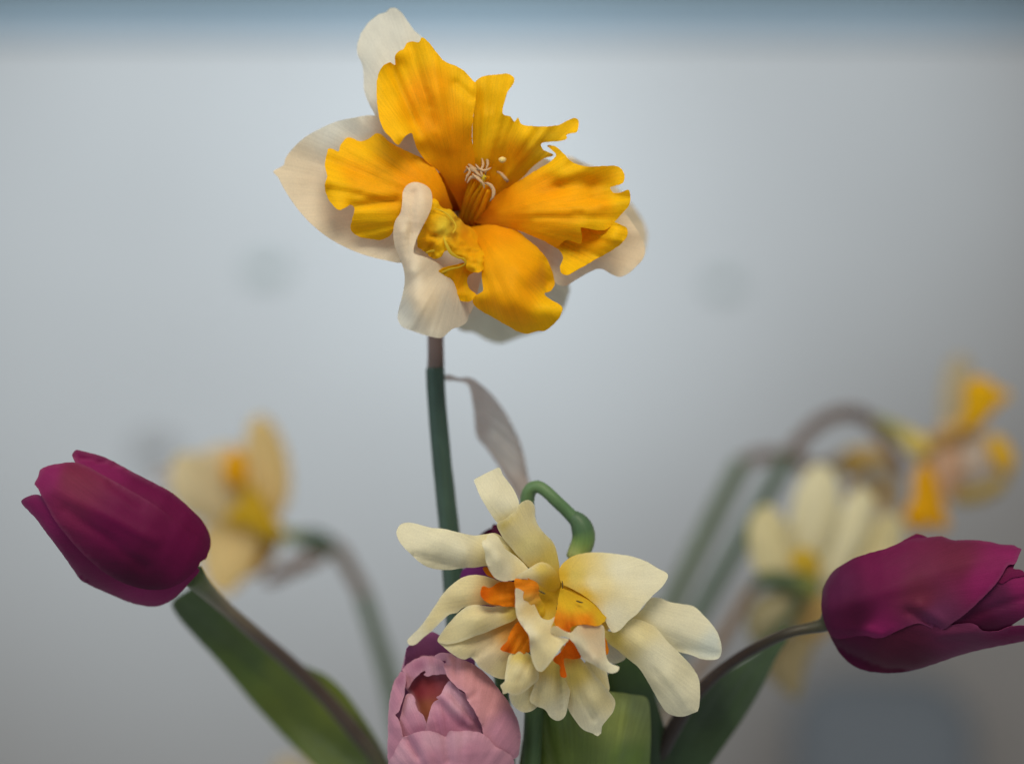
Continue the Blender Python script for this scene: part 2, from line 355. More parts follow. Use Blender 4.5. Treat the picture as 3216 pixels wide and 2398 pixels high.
lobe(R, Z1, [(945,1030),(905,960),(870,900),(830,830),(765,778),(722,722),(703,670),(692,640),(662,655),(630,696),(590,660),(556,620),(536,560),(526,490),(525,400),(535,350),(556,316),(590,300),(612,312),(612,272),(630,246),(655,236),(672,206),(700,200),(728,204),(742,180),(775,205),(815,255),(850,295),(910,320),(950,345),(985,385),(1002,402),(1000,480),(988,560),(982,640),(985,700),(995,760),(1000,880),(985,1000)],
     [(945,1030,-210),(985,900,-110),(985,700,-40),(990,560,5),(1000,420,5),(940,360,0),(850,300,15),(742,185,-5),(670,215,-15),(630,260,5),(600,305,-20),(640,400,-22),(560,320,-5),(526,450,20),(545,570,60),(630,690,92),(690,645,70),(620,560,42),(700,600,6),(720,720,-5),(765,780,-25),(830,830,-55),(880,920,-110),(780,450,28),(820,650,12),(890,480,25),(900,750,-35),(950,600,10)],
     M_CORONA, [(560,450,YE),(640,640,YE),(590,350,YE),(720,260,YE),(800,400,YO),(960,400,YE),(800,600,OR),(880,760,OR),(930,960,DO),(740,450,OR)], base=(945,1030), wr=13, wrf=12, vein=3.6, ruf=16, seed=12, ribs=[(600,320,720,640,-20,26),(745,200,870,700,10,40),(690,230,800,600,-10,20),(770,440,785,510,-10,14),(905,400,985,470,-16,20)])
lobe(R, Z1, [(990,1010),(995,880),(988,780),(985,700),(984,600),(994,500),(992,410),(1012,380),(1050,364),(1100,358),(1160,356),(1186,378),(1180,402),(1156,437),(1140,482),(1130,546),(1147,556),(1167,560),(1186,586),(1204,565),(1215,590),(1232,601),(1280,606),(1350,608),(1400,600),(1440,580),(1475,567),(1492,576),(1494,602),(1485,635),(1456,640),(1436,650),(1440,661),(1428,672),(1375,680),(1330,684),(1312,692),(1326,720),(1375,745),(1330,762),(1280,795),(1230,850),(1180,890),(1115,935),(1075,990),(1030,1020)],
     [(1010,1010,-190),(990,780,-70),(990,560,-35),(1000,420,-30),(1100,362,-45),(1180,385,-22),(1130,545,-30),(1205,570,-25),(1350,610,-42),(1490,585,-30),(1430,670,-25),(1320,690,-30),(1370,745,-55),(1240,840,-95),(1110,935,-140),(1080,480,-28),(1060,650,-42),(1250,660,-8),(1170,750,-62),(1080,820,-95)],
     M_CORONA, [(1100,400,YE),(1020,600,YE),(1250,630,YE),(1470,600,YE),(1130,780,YO),(1200,750,OR),(1050,900,YO),(1340,720,YG),(1290,800,YE)], base=(1000,1030), wr=16, wrf=13, vein=3.8, ruf=18, seed=13, ribs=[(1060,560,1050,780,10,24),(1180,600,1120,820,-10,22),(1230,640,1150,850,8,24)])
lobe(R, Z1, [(1350,1090),(1500,1030),(1620,1050),(1690,1075),(1725,1095),(1730,1125),(1700,1170),(1640,1210),(1570,1250),(1500,1290),(1440,1320),(1412,1312),(1405,1285),(1420,1240),(1400,1200),(1370,1180)],
     [(1350,1090,-40),(1500,1030,-40),(1620,1090,-5),(1690,1078,45),(1725,1110,35),(1660,1130,60),(1600,1160,10),(1500,1130,-35),(1640,1210,20),(1570,1250,0),(1440,1315,30),(1405,1290,-5),(1480,1230,-20),(1390,1190,-30)],
     M_CORONA, [(1680,1110,YE),(1500,1150,YO),(1440,1280,YE),(1400,1120,YO),(1600,1200,YO)], base=(1050,1000), wr=12, wrf=30, vein=4, ruf=16, seed=14)
lobe(R, Z1, [(1000,1065),(1060,1000),(1090,945),(1150,905),(1230,855),(1310,805),(1365,772),(1385,742),(1345,700),(1378,702),(1420,735),(1460,775),(1530,800),(1620,798),(1680,798),(1706,820),(1716,850),(1706,880),(1670,893),(1646,900),(1662,925),(1692,925),(1735,912),(1743,950),(1735,990),(1716,1010),(1695,1035),(1672,1063),(1650,1088),(1615,1105),(1560,1102),(1505,1094),(1512,1130),(1505,1170),(1470,1160),(1432,1152),(1390,1185),(1330,1158),(1270,1132),(1200,1105),(1100,1085)],
     [(1000,1065,-170),(1090,950,-140),(1230,855,-50),(1370,770,-20),(1360,705,-50),(1460,780,12),(1620,800,10),(1710,840,-12),(1650,900,-32),(1560,890,-28),(1400,890,-22),(1250,905,-42),(1150,930,-90),(1735,915,28),(1740,970,18),(1650,1085,20),(1560,1100,35),(1500,1000,52),(1600,980,30),(1380,980,42),(1250,1000,10),(1510,1165,0),(1430,1150,20),(1390,1180,-10),(1270,1130,-20),(1200,1100,-60),(1150,1020,-60),(1560,840,28),(1400,830,16)],
     M_CORONA, [(1400,800,YE),(1600,840,YO),(1350,890,OR),(1150,1000,OR),(1050,1040,DO),(1400,1000,YO),(1600,980,YO),(1700,950,YE),(1600,1090,YE),(1300,1110,YO),(1460,1140,YO)], base=(1000,1040), wr=13, wrf=13, vein=3.8, ruf=16, seed=15, ribs=[(1480,1020,1510,1025,-12,18),(1560,950,1730,940,-9,10),(1600,985,1735,970,8,10),(1300,1040,1500,1060,-8,24)])
lobe(R, Z1, [(975,1095),(1020,1084),(1080,1080),(1140,1094),(1200,1108),(1240,1142),(1290,1182),(1330,1226),(1360,1280),(1376,1330),(1381,1362),(1360,1397),(1330,1410),(1362,1440),(1400,1460),(1416,1476),(1405,1520),(1370,1560),(1330,1588),(1302,1588),(1250,1603),(1200,1590),(1150,1562),(1080,1522),(1020,1487),(986,1450),(1000,1417),(1035,1397),(1030,1340),(1030,1270),(1042,1230),(1020,1180),(990,1130)],
     [(980,1098,-130),(1080,1085,-80),(1200,1110,-70),(1100,1140,-15),(1150,1250,58),(1045,1250,30),(1035,1350,35),(1250,1230,25),(1330,1230,-25),(1378,1350,-55),(1335,1405,-20),(1290,1300,38),(1000,1425,40),(1100,1400,84),(1250,1430,84),(1150,1475,88),(1350,1460,74),(1412,1480,70),(1380,1550,55),(1300,1585,22),(1200,1588,-25),(1050,1500,-10),(990,1455,18),(1230,1520,68),(1100,1490,40)],
     M_CORONA, [(1100,1120,OR),(1150,1250,YO),(1250,1400,YO),(1360,1500,YE),(1100,1500,YO),(1360,1350,YO),(1040,1300,YO)], base=(980,1070), wr=9, wrf=10, vein=2.2, ruf=10, seed=16, ribs=[(1330,1250,1345,1390,-16,18),(1180,1280,1330,1420,8,30)])
# crumpled lower left lobe: two torn tongues with curled rims
lobe(R, Z1, [(785,960),(805,955),(840,1000),(880,1008),(920,1050),(960,1085),(990,1100),(1030,1180),(1042,1240),(1030,1300),(990,1308),(955,1290),(950,1262),(930,1240),(890,1225),(870,1200),(850,1210),(830,1235),(795,1242),(760,1212),(722,1182),(720,1150),(750,1080),(770,1010)],
     [(790,960,0),(880,1010,-10),(970,1090,-105),(900,1090,20),(1040,1240,10),(1030,1300,20),(850,1100,70),(950,1200,30),(870,1200,60),(800,1240,30),(722,1170,10),(770,1060,30)],
     M_CORONA, [(800,1000,YE),(850,1080,YG),(960,1150,YO),(1020,1260,YO),(760,1150,YO),(800,1220,YE)], base=(975,1090), crump=23, wr=12, vein=2.2, ruf=20, seed=17, jag=3, grid=8)
lobe(R, Z1, [(815,1328),(814,1308),(860,1280),(900,1272),(945,1262),(980,1285),(1000,1300),(965,1325),(960,1350),(970,1385),(1002,1415),(976,1446),(930,1445),(895,1425),(872,1390),(862,1352),(830,1345)],
     [(820,1320,40),(930,1270,20),(1000,1300,-20),(960,1350,-5),(1000,1415,10),(930,1440,0),(870,1380,-5),(900,1320,10)],
     M_CORONA, [(840,1310,YE),(930,1350,OR),(960,1430,YO)], base=(990,1150), wr=10, vein=2.2, seed=18, crump=10)
for i, pts in enumerate(([(846,1140,88,2),(862,1180,90,5),(882,1215,84,5.5),(915,1236,72,3.5),(945,1246,62,3.5),(952,1264,54,3.5),(925,1282,48,3),(880,1292,44,4),(835,1312,42,5),(818,1325,38,3)],
                         [(800,1000,40,1.5),(850,1020,48,3),(888,1055,52,3),(905,1090,60,2.5),(890,1120,70,2)],
                         [(760,1215,40,2),(790,1205,48,4),(825,1208,46,3),(840,1215,40,2)])):
    tube('curled_rim', R, Z1, pts, M_CORONA, YG, step=4, sides=8, squash=.6, seed=i)
# throat, filaments, anthers
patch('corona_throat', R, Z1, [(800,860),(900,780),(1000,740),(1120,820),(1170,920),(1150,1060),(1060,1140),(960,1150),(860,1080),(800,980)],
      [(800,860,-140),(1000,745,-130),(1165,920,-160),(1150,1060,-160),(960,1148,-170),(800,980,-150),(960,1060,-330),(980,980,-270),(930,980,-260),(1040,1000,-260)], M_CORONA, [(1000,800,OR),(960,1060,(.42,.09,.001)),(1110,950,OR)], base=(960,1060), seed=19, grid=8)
fil = [[(925,1070,-270),(960,960,-120),(1000,880,-60)],[(945,1075,-270),(985,960,-110),(1030,890,-50)],[(965,1075,-270),(1005,980,-110),(1050,890,-40)],[(985,1078,-260),(1030,1000,-110),(1062,915,-40)],[(935,1060,-290),(950,970,-150),(985,850,-90)],[(975,1070,-290),(1020,940,-150),(1060,850,-90)]]
an = [[(952,765,-70),(968,790,-62),(985,805,-50),(1010,815,-44),(1040,828,-40)],[(945,830,-60),(965,812,-52),(990,818,-44),(1015,840,-36),(1050,856,-30)],[(1018,745,-78),(1045,752,-66),(1058,785,-52),(1050,815,-46),(1045,850,-42)],[(1040,880,-30),(1065,885,-26),(1085,910,-24),(1085,940,-22),(1068,968,-28)],[(958,880,-46),(975,855,-42),(1000,850,-36),(1030,872,-30)],[(1102,825,-70),(1120,832,-64),(1138,852,-62),(1155,872,-66)]]
random.seed(4)
for i in range(6):
    st = tube('stamen', R, Z1, [(*p, 10.5 - 2 * j) for j, p in enumerate(fil[i])], M_CORONA, YO, step=6, sides=10, seed=i)
    AN = (.46, .30, .16)
    pts = [(*p, (2.0, 4.4, 5.2, 4.4, 1.8)[min(j, 4)] + random.uniform(-.8, .8)) for j, p in enumerate(an[i])]
    tube('anther', st, Z1, pts, M_ANTHER, AN, step=2.5, sides=10, squash=.7, rough=.55, cols=[(0, (.30, .16, .08)), (.15, AN), (.8, AN), (1, (.16, .08, .04))], seed=i)
for i, pts in enumerate(([(955,800,-48),(972,822,-40),(960,845,-42),(950,870,-48)], [(1000,790,-46),(1020,812,-34),(1048,818,-30),(1075,806,-40)], [(985,835,-30),(1010,858,-22),(1035,880,-20),(1042,905,-26)], [(1030,760,-60),(1036,790,-44),(1026,822,-34),(1034,846,-28)])):
    tube('anther', R, Z1, [(*p, (2.0, 3.8, 4.0, 1.6)[j]) for j, p in enumerate(pts)], M_ANTHER, AN, step=2.5, sides=8, squash=.7, rough=.6, seed=20 + i)
tube('style', R, Z1, [(950,1070,-260,7),(1000,960,-110,6),(1035,870,-40,6),(1040,845,-36,9)], M_CORONA, YG, step=6, sides=8)
tube('anther_crumb', R, Z1, [(1115,765,-60,6),(1128,768,-56,10),(1142,766,-60,6)], M_ANTHER, (.75, .58, .2), step=3, sides=8)
# tube, neck, stem, spathe
tube('flower_tube', R, Z0, [(1462,700,-300,34),(1440,790,-330,36),(1400,900,-350,34),(1372,1000,-350,30)], M_STEM, (.3, .32, .1))
tube('neck', R, Z0, [(1372,985,-350,27),(1368,1060,-345,27),(1369,1120,-340,28),(1368,1165,-338,29)], M_DRY, BRN, cols=[(0, (.36,.27,.23)), (.5, (.44,.33,.29)), (1, (.32,.25,.22))])
tube('stem', R, Z0, [(1368,1156,-338,31),(1372,1250,-335,31),(1385,1400,-330,32),(1400,1550,-330,33),(1418,1720,-330,35),(1432,1900,-330,37),(1450,2100,-330,38),(1480,2500,-330,40)], M_STEM, GRD, seed=3, sides=30, ridge=.05)
spa = patch('spathe', R, Z0, [(1388,1180),(1410,1176),(1440,1186),(1475,1185),(1520,1215),(1570,1270),(1612,1340),(1640,1410),(1655,1480),(1665,1560),(1640,1580),(1600,1520),(1570,1470),(1530,1410),(1498,1370),(1490,1310),(1482,1250),(1468,1206),(1430,1196),(1395,1192)],
      [(1390,1185,-340),(1470,1195,-420),(1560,1270,-520),(1490,1350,-500),(1650,1560,-520),(1580,1400,-540)], M_FILM, [(1480,1200,(.56,.41,.32)),(1560,1360,(.74,.66,.58)),(1580,1440,(.74,.66,.58)),(1640,1540,(.58,.46,.37)),(1500,1340,(.56,.43,.35))], base=(1385,1180), wr=22, wrf=10, vein=8, ruf=10, seed=8, thick=3, edge=((.44,.31,.24),14,.8))

# ------------------------------------------------------------------ cream double daffodil
Q = thing('double_daffodil', 'cream double daffodil with orange frills overlapping the pink tulip', 'flower', world_pt(1660, 2500, -120))
cp = lambda *a, **k: patch('petal', *a, **{**dict(base=(950,690), vein=2.0, edge=((.84,.80,.62), 6, .6)), **k}) if not isinstance(a[0], str) else None
def creamp(outline, dp, cols, **k): return patch('petal', Q, Z2, outline, dp, M_CREAM, cols, **{**dict(base=(950,690), jag=.7, vein=2.6, edge=((.84,.80,.62), 6, .6)), **k})
def frill(outline, dp, cols, **k): return patch('orange_frill', Q, Z2, outline, dp, M_CORONA, cols, **{**dict(base=(950,690), vein=5, wr=8, wrf=14, jag=2, grid=8, step=5), **k})
# back ring
creamp([(78,395),(95,360),(130,345),(180,350),(260,372),(340,380),(420,400),(500,415),(560,408),(610,402),(660,430),(740,510),(800,580),(700,600),(620,585),(560,580),(500,588),(440,590),(380,600),(320,600),(260,590),(210,565),(160,520),(110,470),(85,430)],
       [(80,400,60),(180,350,20),(320,430,52),(200,500,70),(320,600,20),(450,500,55),(500,415,0),(560,580,5),(760,560,-40),(640,480,10)], [(150,430,CRW),(400,480,CRW),(620,500,CR),(750,560,CY_)], seed=21, ruf=10, ribs=[(170,520,440,585,-12,14)])
creamp([(498,115),(530,95),(590,65),(635,48),(650,80),(690,135),(725,190),(742,248),(735,300),(700,360),(630,350),(610,330),(570,270),(530,200),(510,150)],
       [(635,50,-30),(500,118,-10),(740,248,18),(700,350,12),(615,340,22),(600,200,22),(690,140,-15)], [(560,120,CRW),(650,250,CRW),(660,340,CR)], seed=22, ruf=5, ribs=[(630,70,645,100,-6,12)])
creamp([(742,248),(760,232),(790,222),(815,235),(828,265),(828,310),(845,360),(880,405),(920,445),(942,490),(955,550),(962,600),(960,680),(900,660),(850,610),(800,590),(740,530),(690,470),(650,420),(622,352),(660,330),(700,300),(730,275)],
       [(742,248,20),(790,224,-8),(828,300,-25),(622,352,26),(700,330,38),(760,400,24),(900,430,-40),(955,560,-45),(700,470,5),(820,560,8),(930,660,-30),(840,450,10)], [(700,380,CR),(800,300,CR),(800,480,(.80,.72,.36)),(920,560,CY_),(920,650,YEL),(660,345,(.72,.62,.22))], seed=23, ruf=8)
creamp([(962,592),(990,555),(1040,525),(1100,510),(1180,507),(1270,515),(1360,530),(1430,555),(1490,590),(1548,628),(1540,660),(1510,700),(1460,745),(1420,790),(1380,840),(1330,880),(1290,925),(1250,940),(1220,900),(1190,830),(1120,760),(1040,710),(970,670)],
       [(962,592,-20),(1100,510,-50),(1300,520,-40),(1548,628,-10),(1460,745,30),(1290,925,50),(1200,850,40),(1040,710,10),(1250,680,22),(1380,620,-5),(1400,760,38)], [(1300,600,CRW),(1450,650,CRW),(1150,680,CR),(1040,640,CY_),(980,640,YEL),(1100,740,YEL),(1250,850,CRW)], seed=24, ribs=[(980,640,1500,640,-5,20)])
creamp([(1300,900),(1350,855),(1410,810),(1450,755),(1500,752),(1560,775),(1620,785),(1690,800),(1740,845),(1790,900),(1825,960),(1838,1048),(1822,1080),(1780,1088),(1730,1083),(1670,1060),(1610,1045),(1540,1020),(1440,960)],
       [(1300,900,-30),(1450,760,-60),(1690,800,-70),(1838,1045,-20),(1730,1083,-30),(1600,1040,-40),(1600,900,-30),(1740,960,-28)], [(1700,900,CRW),(1500,850,CRW),(1380,880,CR),(1800,1000,(.76,.78,.70))], seed=25, ribs=[(1600,1020,1820,1060,-8,16),(1400,880,1800,980,5,60)])
creamp([(1190,930),(1250,935),(1290,925),(1340,868),(1400,872),(1480,912),(1540,982),(1590,1032),(1640,1082),(1690,1142),(1715,1192),(1722,1260),(1715,1350),(1710,1365),(1680,1378),(1640,1392),(1590,1392),(1540,1370),(1510,1330),(1475,1270),(1430,1190),(1390,1130),(1330,1080),(1270,1030),(1220,990)],
       [(1200,950,30),(1340,870,15),(1480,912,-10),(1690,1142,-30),(1715,1350,10),(1600,1392,-5),(1475,1270,-10),(1330,1080,-5),(1400,1000,40),(1560,1180,42),(1640,1300,30),(1250,1010,5)], [(1350,930,CR),(1250,960,CY_),(1500,1080,CRW),(1650,1300,CRW)], seed=26, ribs=[(1480,1150,1640,1360,-8,16),(1640,1350,1710,1365,8,10)])
creamp([(1205,960),(1260,990),(1320,1075),(1260,1108),(1220,1090)], [(1205,960,-60),(1320,1075,-70),(1220,1090,-60)], [(1250,1040,(.7,.67,.58))], seed=27)
# lower left fan
creamp([(300,985),(330,1015),(380,1055),(420,1080),(450,1086),(480,1072),(500,1090),(530,1130),(575,1162),(620,1185),(672,1190),(700,1140),(740,1050),(800,950),(780,860),(700,850),(500,930),(380,970)],
       [(300,985,70),(450,1085,70),(620,1185,40),(680,1180,25),(790,900,-10),(520,960,40),(580,1050,62),(430,1020,82)], [(400,1030,CR),(560,1080,(.78,.68,.46)),(700,920,(.82,.5,.12)),(660,1150,CR)], seed=28, ribs=[(490,1075,600,1000,-14,16)])
creamp([(300,985),(330,930),(370,880),(410,838),(450,805),(500,790),(600,800),(700,785),(760,830),(720,870),(640,905),(560,940),(500,960),(440,985),(380,1000),(340,1003)],
       [(300,985,78),(410,838,80),(500,792,72),(740,830,20),(560,940,70),(380,1000,88),(520,870,105)], [(400,920,CR),(600,850,CR),(720,830,CY_)], seed=29, ribs=[(470,835,690,815,-14,10)])
creamp([(135,985),(160,955),(210,905),(250,850),(290,790),(330,730),(380,680),(440,640),(500,628),(560,635),(620,655),(690,690),(760,740),(720,800),(640,800),(560,790),(500,795),(440,805),(405,833),(370,840),(320,880),(270,930),(220,970),(180,1005),(150,1008)],
       [(140,990,135),(180,1000,130),(290,800,100),(320,880,108),(450,640,52),(560,640,40),(405,833,76),(430,730,92),(560,720,50),(740,760,10),(600,795,40)], [(160,980,CRW),(300,850,CR),(450,700,CR),(560,720,(.78,.62,.3)),(680,750,(.82,.42,.05))], seed=30, ruf=8)
# bottom fan
creamp([(1110,1080),(1200,1120),(1222,1180),(1228,1258),(1200,1260),(1150,1200),(1100,1140)], [(1110,1080,0),(1222,1180,-20),(1228,1258,-25),(1100,1140,0)], [(1180,1180,CR)], seed=31)
creamp([(690,1270),(700,1320),(722,1347),(760,1370),(800,1368),(840,1342),(900,1250),(880,1130),(780,1150),(720,1220)], [(690,1270,20),(760,1370,25),(840,1342,10),(880,1130,-10),(790,1280,30)], [(760,1330,CR),(830,1200,CR)], seed=32)
creamp([(840,1120),(920,1080),(980,1080),(1020,1200),(1005,1340),(992,1390),(970,1412),(940,1416),(910,1397),(882,1357),(846,1342),(800,1310),(825,1220)], [(840,1120,20),(980,1090,20),(1000,1350,0),(940,1415,5),(810,1310,35),(900,1250,45),(960,1250,22)], [(860,1250,CR),(960,1380,CRW),(940,1120,CY_)], seed=33, ribs=[(965,1120,962,1360,-18,10),(842,1340,850,1240,-12,10)])
creamp([(975,1010),(1040,1040),(1080,1085),(1120,1130),(1180,1200),(1230,1260),(1262,1310),(1255,1360),(1220,1410),(1190,1450),(1186,1485),(1168,1501),(1140,1485),(1090,1465),(1050,1420),(1012,1360),(995,1300),(985,1200),(970,1100)], [(980,1020,60),(1080,1085,70),(1262,1310,20),(1220,1410,42),(1168,1500,25),(1050,1420,-5),(990,1250,-10),(1040,1180,52),(1130,1300,70),(1150,1380,50),(1060,1320,8)], [(1040,1150,CY_),(1150,1280,CR),(1080,1400,(.76,.71,.52)),(1160,1480,CRW),(1000,1050,(.8,.45,.05))], seed=34, ribs=[(1020,1190,1150,1400,-14,14),(1150,1385,1170,1480,-8,10)])
creamp([(690,1060),(720,1045),(790,1050),(830,1100),(848,1190),(815,1222),(782,1250),(742,1275),(702,1278),(682,1265),(655,1272),(650,1250),(640,1226),(662,1205),(665,1180),(672,1130),(680,1090)], [(700,1060,70),(790,1060,70),(848,1190,55),(742,1275,80),(645,1235,90),(655,1270,86),(670,1130,72),(750,1160,105),(690,1240,92)], [(740,1150,CR),(650,1240,CR),(760,1060,CY_)], seed=35, ruf=6, ribs=[(800,1090,740,1200,-14,16)])
# orange frills
frill([(640,1030),(672,990),(700,930),(740,880),(770,900),(800,970),(800,1040),(745,1058),(690,1050)], [(640,1032,80),(740,880,30),(800,1000,60),(745,1058,72),(720,980,78)], [(650,1030,ORD),(740,1000,ORG)], seed=41, ribs=[(690,1048,730,960,-16,12)])
frill([(925,1090),(980,1030),(1010,975),(1060,1020),(1080,1072),(1035,1085),(990,1080),(985,1110),(997,1182),(968,1180),(962,1120)], [(930,1090,70),(1010,980,70),(1078,1070,88),(990,1180,85),(985,1090,80)], [(1020,1030,ORD),(970,1120,ORD)], seed=42)
frill([(536,745),(530,735),(548,690),(585,697),(640,665),(740,680),(760,790),(680,800),(620,790),(585,786),(552,765)], [(536,740,104),(550,690,88),(740,690,20),(740,790,20),(600,785,92),(600,740,62)], [(550,740,ORD),(600,760,ORG),(700,740,ORG)], seed=43, crump=6)
frill([(545,588),(575,585),(600,620),(610,648),(590,640),(565,625)], [(545,588,-10),(600,640,-10),(570,600,-10)], [(570,610,ORG)], seed=44)
frill([(1200,955),(1216,985),(1222,1010),(1228,1030),(1218,1062),(1195,1040)], [(1200,955,20),(1228,1030,10),(1195,1040,20)], [(1215,1010,ORG)], seed=45)
# centre
creamp([(780,640),(860,560),(930,600),(975,655),(1080,715),(1190,825),(1230,920),(1100,960),(900,920),(820,850),(760,720)], [(780,640,-10),(930,600,-20),(1080,715,0),(1230,900,15),(900,900,30),(820,800,20),(960,740,-60)], [(860,600,CY_),(950,700,YEL),(900,800,YEL),(1100,780,YEL),(900,860,(.8,.62,.1)),(1200,880,(.8,.6,.1))], seed=46, vein=4)
frill([(718,650),(740,640),(775,642),(820,660),(852,692),(848,725),(862,770),(885,820),(872,860),(830,850),(780,800),(740,730),(720,690)], [(720,655,75),(850,690,62),(885,820,55),(780,800,75),(800,730,88)], [(750,660,ORG),(800,690,ORG),(860,820,YEL),(790,780,(.8,.5,.1))], seed=47, crump=6, jag=3)
creamp([(548,440),(540,452),(543,470),(556,500),(560,545),(580,600),(612,645),(660,664),(700,655),(750,634),(795,602),(780,580),(740,540),(700,510),(668,488),(645,450),(622,415),(592,404),(570,415),(562,440)], [(545,450,98),(560,540,88),(620,645,82),(700,655,70),(790,600,40),(700,512,30),(600,405,40),(630,540,108),(590,470,104)], [(580,450,CRW),(650,600,CRW),(760,600,CR)], seed=48, ribs=[(560,470,570,580,10,10),(640,470,760,590,-8,14)])
creamp([(690,660),(730,632),(790,596),(850,562),(885,562),(920,585),(950,620),(962,690),(930,720),(880,700),(840,670),(800,655),(750,650)], [(690,660,70),(850,562,52),(950,625,25),(950,700,0),(840,670,55),(860,610,70),(760,640,80)], [(800,620,CR),(860,590,CY_),(920,680,YEL)], seed=49)
creamp([(725,700),(722,760),(724,830),(742,880),(770,920),(795,960),(800,1010),(806,1060),(820,1110),(840,1145),(860,1153),(890,1130),(920,1090),(950,1050),(980,1010),(1012,978),(970,968),(930,950),(914,925),(925,890),(940,852),(905,872),(865,862),(845,830),(820,780),(780,730)], [(725,700,108),(724,830,112),(770,920,125),(800,1020,110),(850,1150,122),(1010,980,125),(930,950,108),(930,870,95),(860,860,88),(780,740,84),(830,960,150),(880,1040,146)], [(740,760,CRW),(800,800,(.8,.66,.32)),(860,900,CR),(840,1050,CR),(780,940,CRW),(960,990,CR)], seed=50, ruf=6, ribs=[(730,800,800,990,10,12)])
frill([(932,880),(945,820),(955,750),(975,690),(1050,690),(1150,750),(1210,820),(1215,860),(1200,885),(1160,905),(1090,895),(1045,905),(1020,915),(1022,942),(985,930),(945,910)], [(935,880,108),(960,740,40),(980,690,-20),(1150,755,-5),(1213,830,15),(1060,780,45),(1198,880,66),(1090,895,128),(1020,935,128),(980,860,116),(1050,820,84)], [(970,890,ORG),(1010,920,ORD),(1020,790,YEL),(1100,880,ORG),(1190,850,YEL),(1100,800,YEL),(960,720,YEL)], seed=51, ribs=[(1015,840,1022,930,14,8)])
creamp([(913,935),(925,905),(945,905),(985,930),(1022,940),(1060,905),(1120,898),(1196,902),(1206,960),(1210,1040),(1222,1090),(1246,1112),(1285,1126),(1276,1150),(1246,1161),(1200,1146),(1140,1110),(1092,1086),(1068,1050),(1040,1000),(1000,966),(950,960)], [(915,935,118),(985,940,146),(1060,910,128),(1196,905,82),(1210,1040,92),(1280,1135,128),(1200,1145,116),(1090,1085,110),(1040,1000,142),(1130,1000,118),(1150,1080,140),(960,958,124)], [(950,930,CR),(1120,930,(.82,.66,.42)),(1060,1000,CRW),(1170,1020,(.82,.70,.5)),(1220,1130,CRW)], seed=52, ribs=[(1000,950,1110,1040,12,16),(1110,1040,1200,1130,8,14)])
for pts in ([(975,660,28,2),(978,685,30,3.5),(975,702,30,2)], [(955,768,26,2),(952,790,40,4),(944,815,50,2)], [(848,712,78,3),(866,722,76,5),(882,730,66,3)], [(1052,768,72,3),(1072,775,70,4.5),(1088,778,66,2)]):
    tube('style_stub', Q, Z2, [(p[0], p[1], p[2] + 2, p[3] * .6) for p in pts], M_ANTHER, (.12, .08, .012), step=3, sides=8, rough=.4)
# ovary, bent stalk
tube('ovary', Q, Z2, [(1030,308,-130,21),(1052,328,-130,27),(1076,362,-130,34),(1090,410,-130,37),(1085,455,-130,37),(1066,500,-130,36),(1046,545,-125,33)], M_STEM, GR, ridge=.02, cols=[(0, (.05,.10,.045)), (.35, (.045,.10,.04)), (.6, (.12,.21,.05)), (1, (.3,.34,.1))])
tube('stem', Q, Z2, [(1046,330,-130,22),(1000,282,-130,20),(940,225,-125,20),(880,170,-132,20),(840,150,-140,21),(805,165,-150,22),(788,205,-158,23),(785,260,-165,24),(800,420,-180,26),(815,700,-200,28),(830,1100,-200,30),(800,1800,-160,32)], M_STEM, GR, cols=[(0, (.06,.125,.05)), (.12, (.09,.17,.065)), (.25, (.05,.09,.04)), (1, (.05,.1,.03))])

# ------------------------------------------------------------------ tulips
def cup_depth(T, axis, prof, k=1.0, dc=(0, 0), sag=0.0):
    """rounded body: axis from base to tip, prof = (t, half width on left side, half width on right side)"""
    a = np.array(tx(axis[0], T)); b = np.array(tx(axis[1], T)); ax = b - a; L = np.linalg.norm(ax); ax = ax / L; nn = np.array([-ax[1], ax[0]])
    ts = [p[0] for p in prof]; lo = [p[1] * T[2] for p in prof]; hi = [p[2] * T[2] for p in prof]
    def f(V, sign=1, shrink=1.0):
        t = ((V - a) @ ax) / L; v = (V - a) @ nn
        l = np.interp(t, ts, lo); h = np.interp(t, ts, hi)
        mid = (h - l) / 2; half = np.maximum((h + l) / 2, 1.0) * 1.07
        q = np.clip(np.abs((v - mid) / half), 0, .995)
        return dc[0] + (dc[1] - dc[0]) * t + sign * shrink * k * half * np.sqrt(1 - q ** 2)
    return f
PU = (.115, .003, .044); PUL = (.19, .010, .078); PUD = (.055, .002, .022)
def tulip_petal(parent, T, outline, fn, off, cols, seed, sign=1, **k):
    if sign < 0:
        c = np.mean(np.array(outline, float), 0); outline = [tuple(c + (np.array(p) - c) * .955) for p in outline]
    return patch('petal', parent, T, outline, None, M_TULIP, cols, depth=lambda V: fn(V, sign), off=off, **{**dict(step=7, grid=13, vein=1.0, thick=6, jag=1.0, seed=seed), **k})
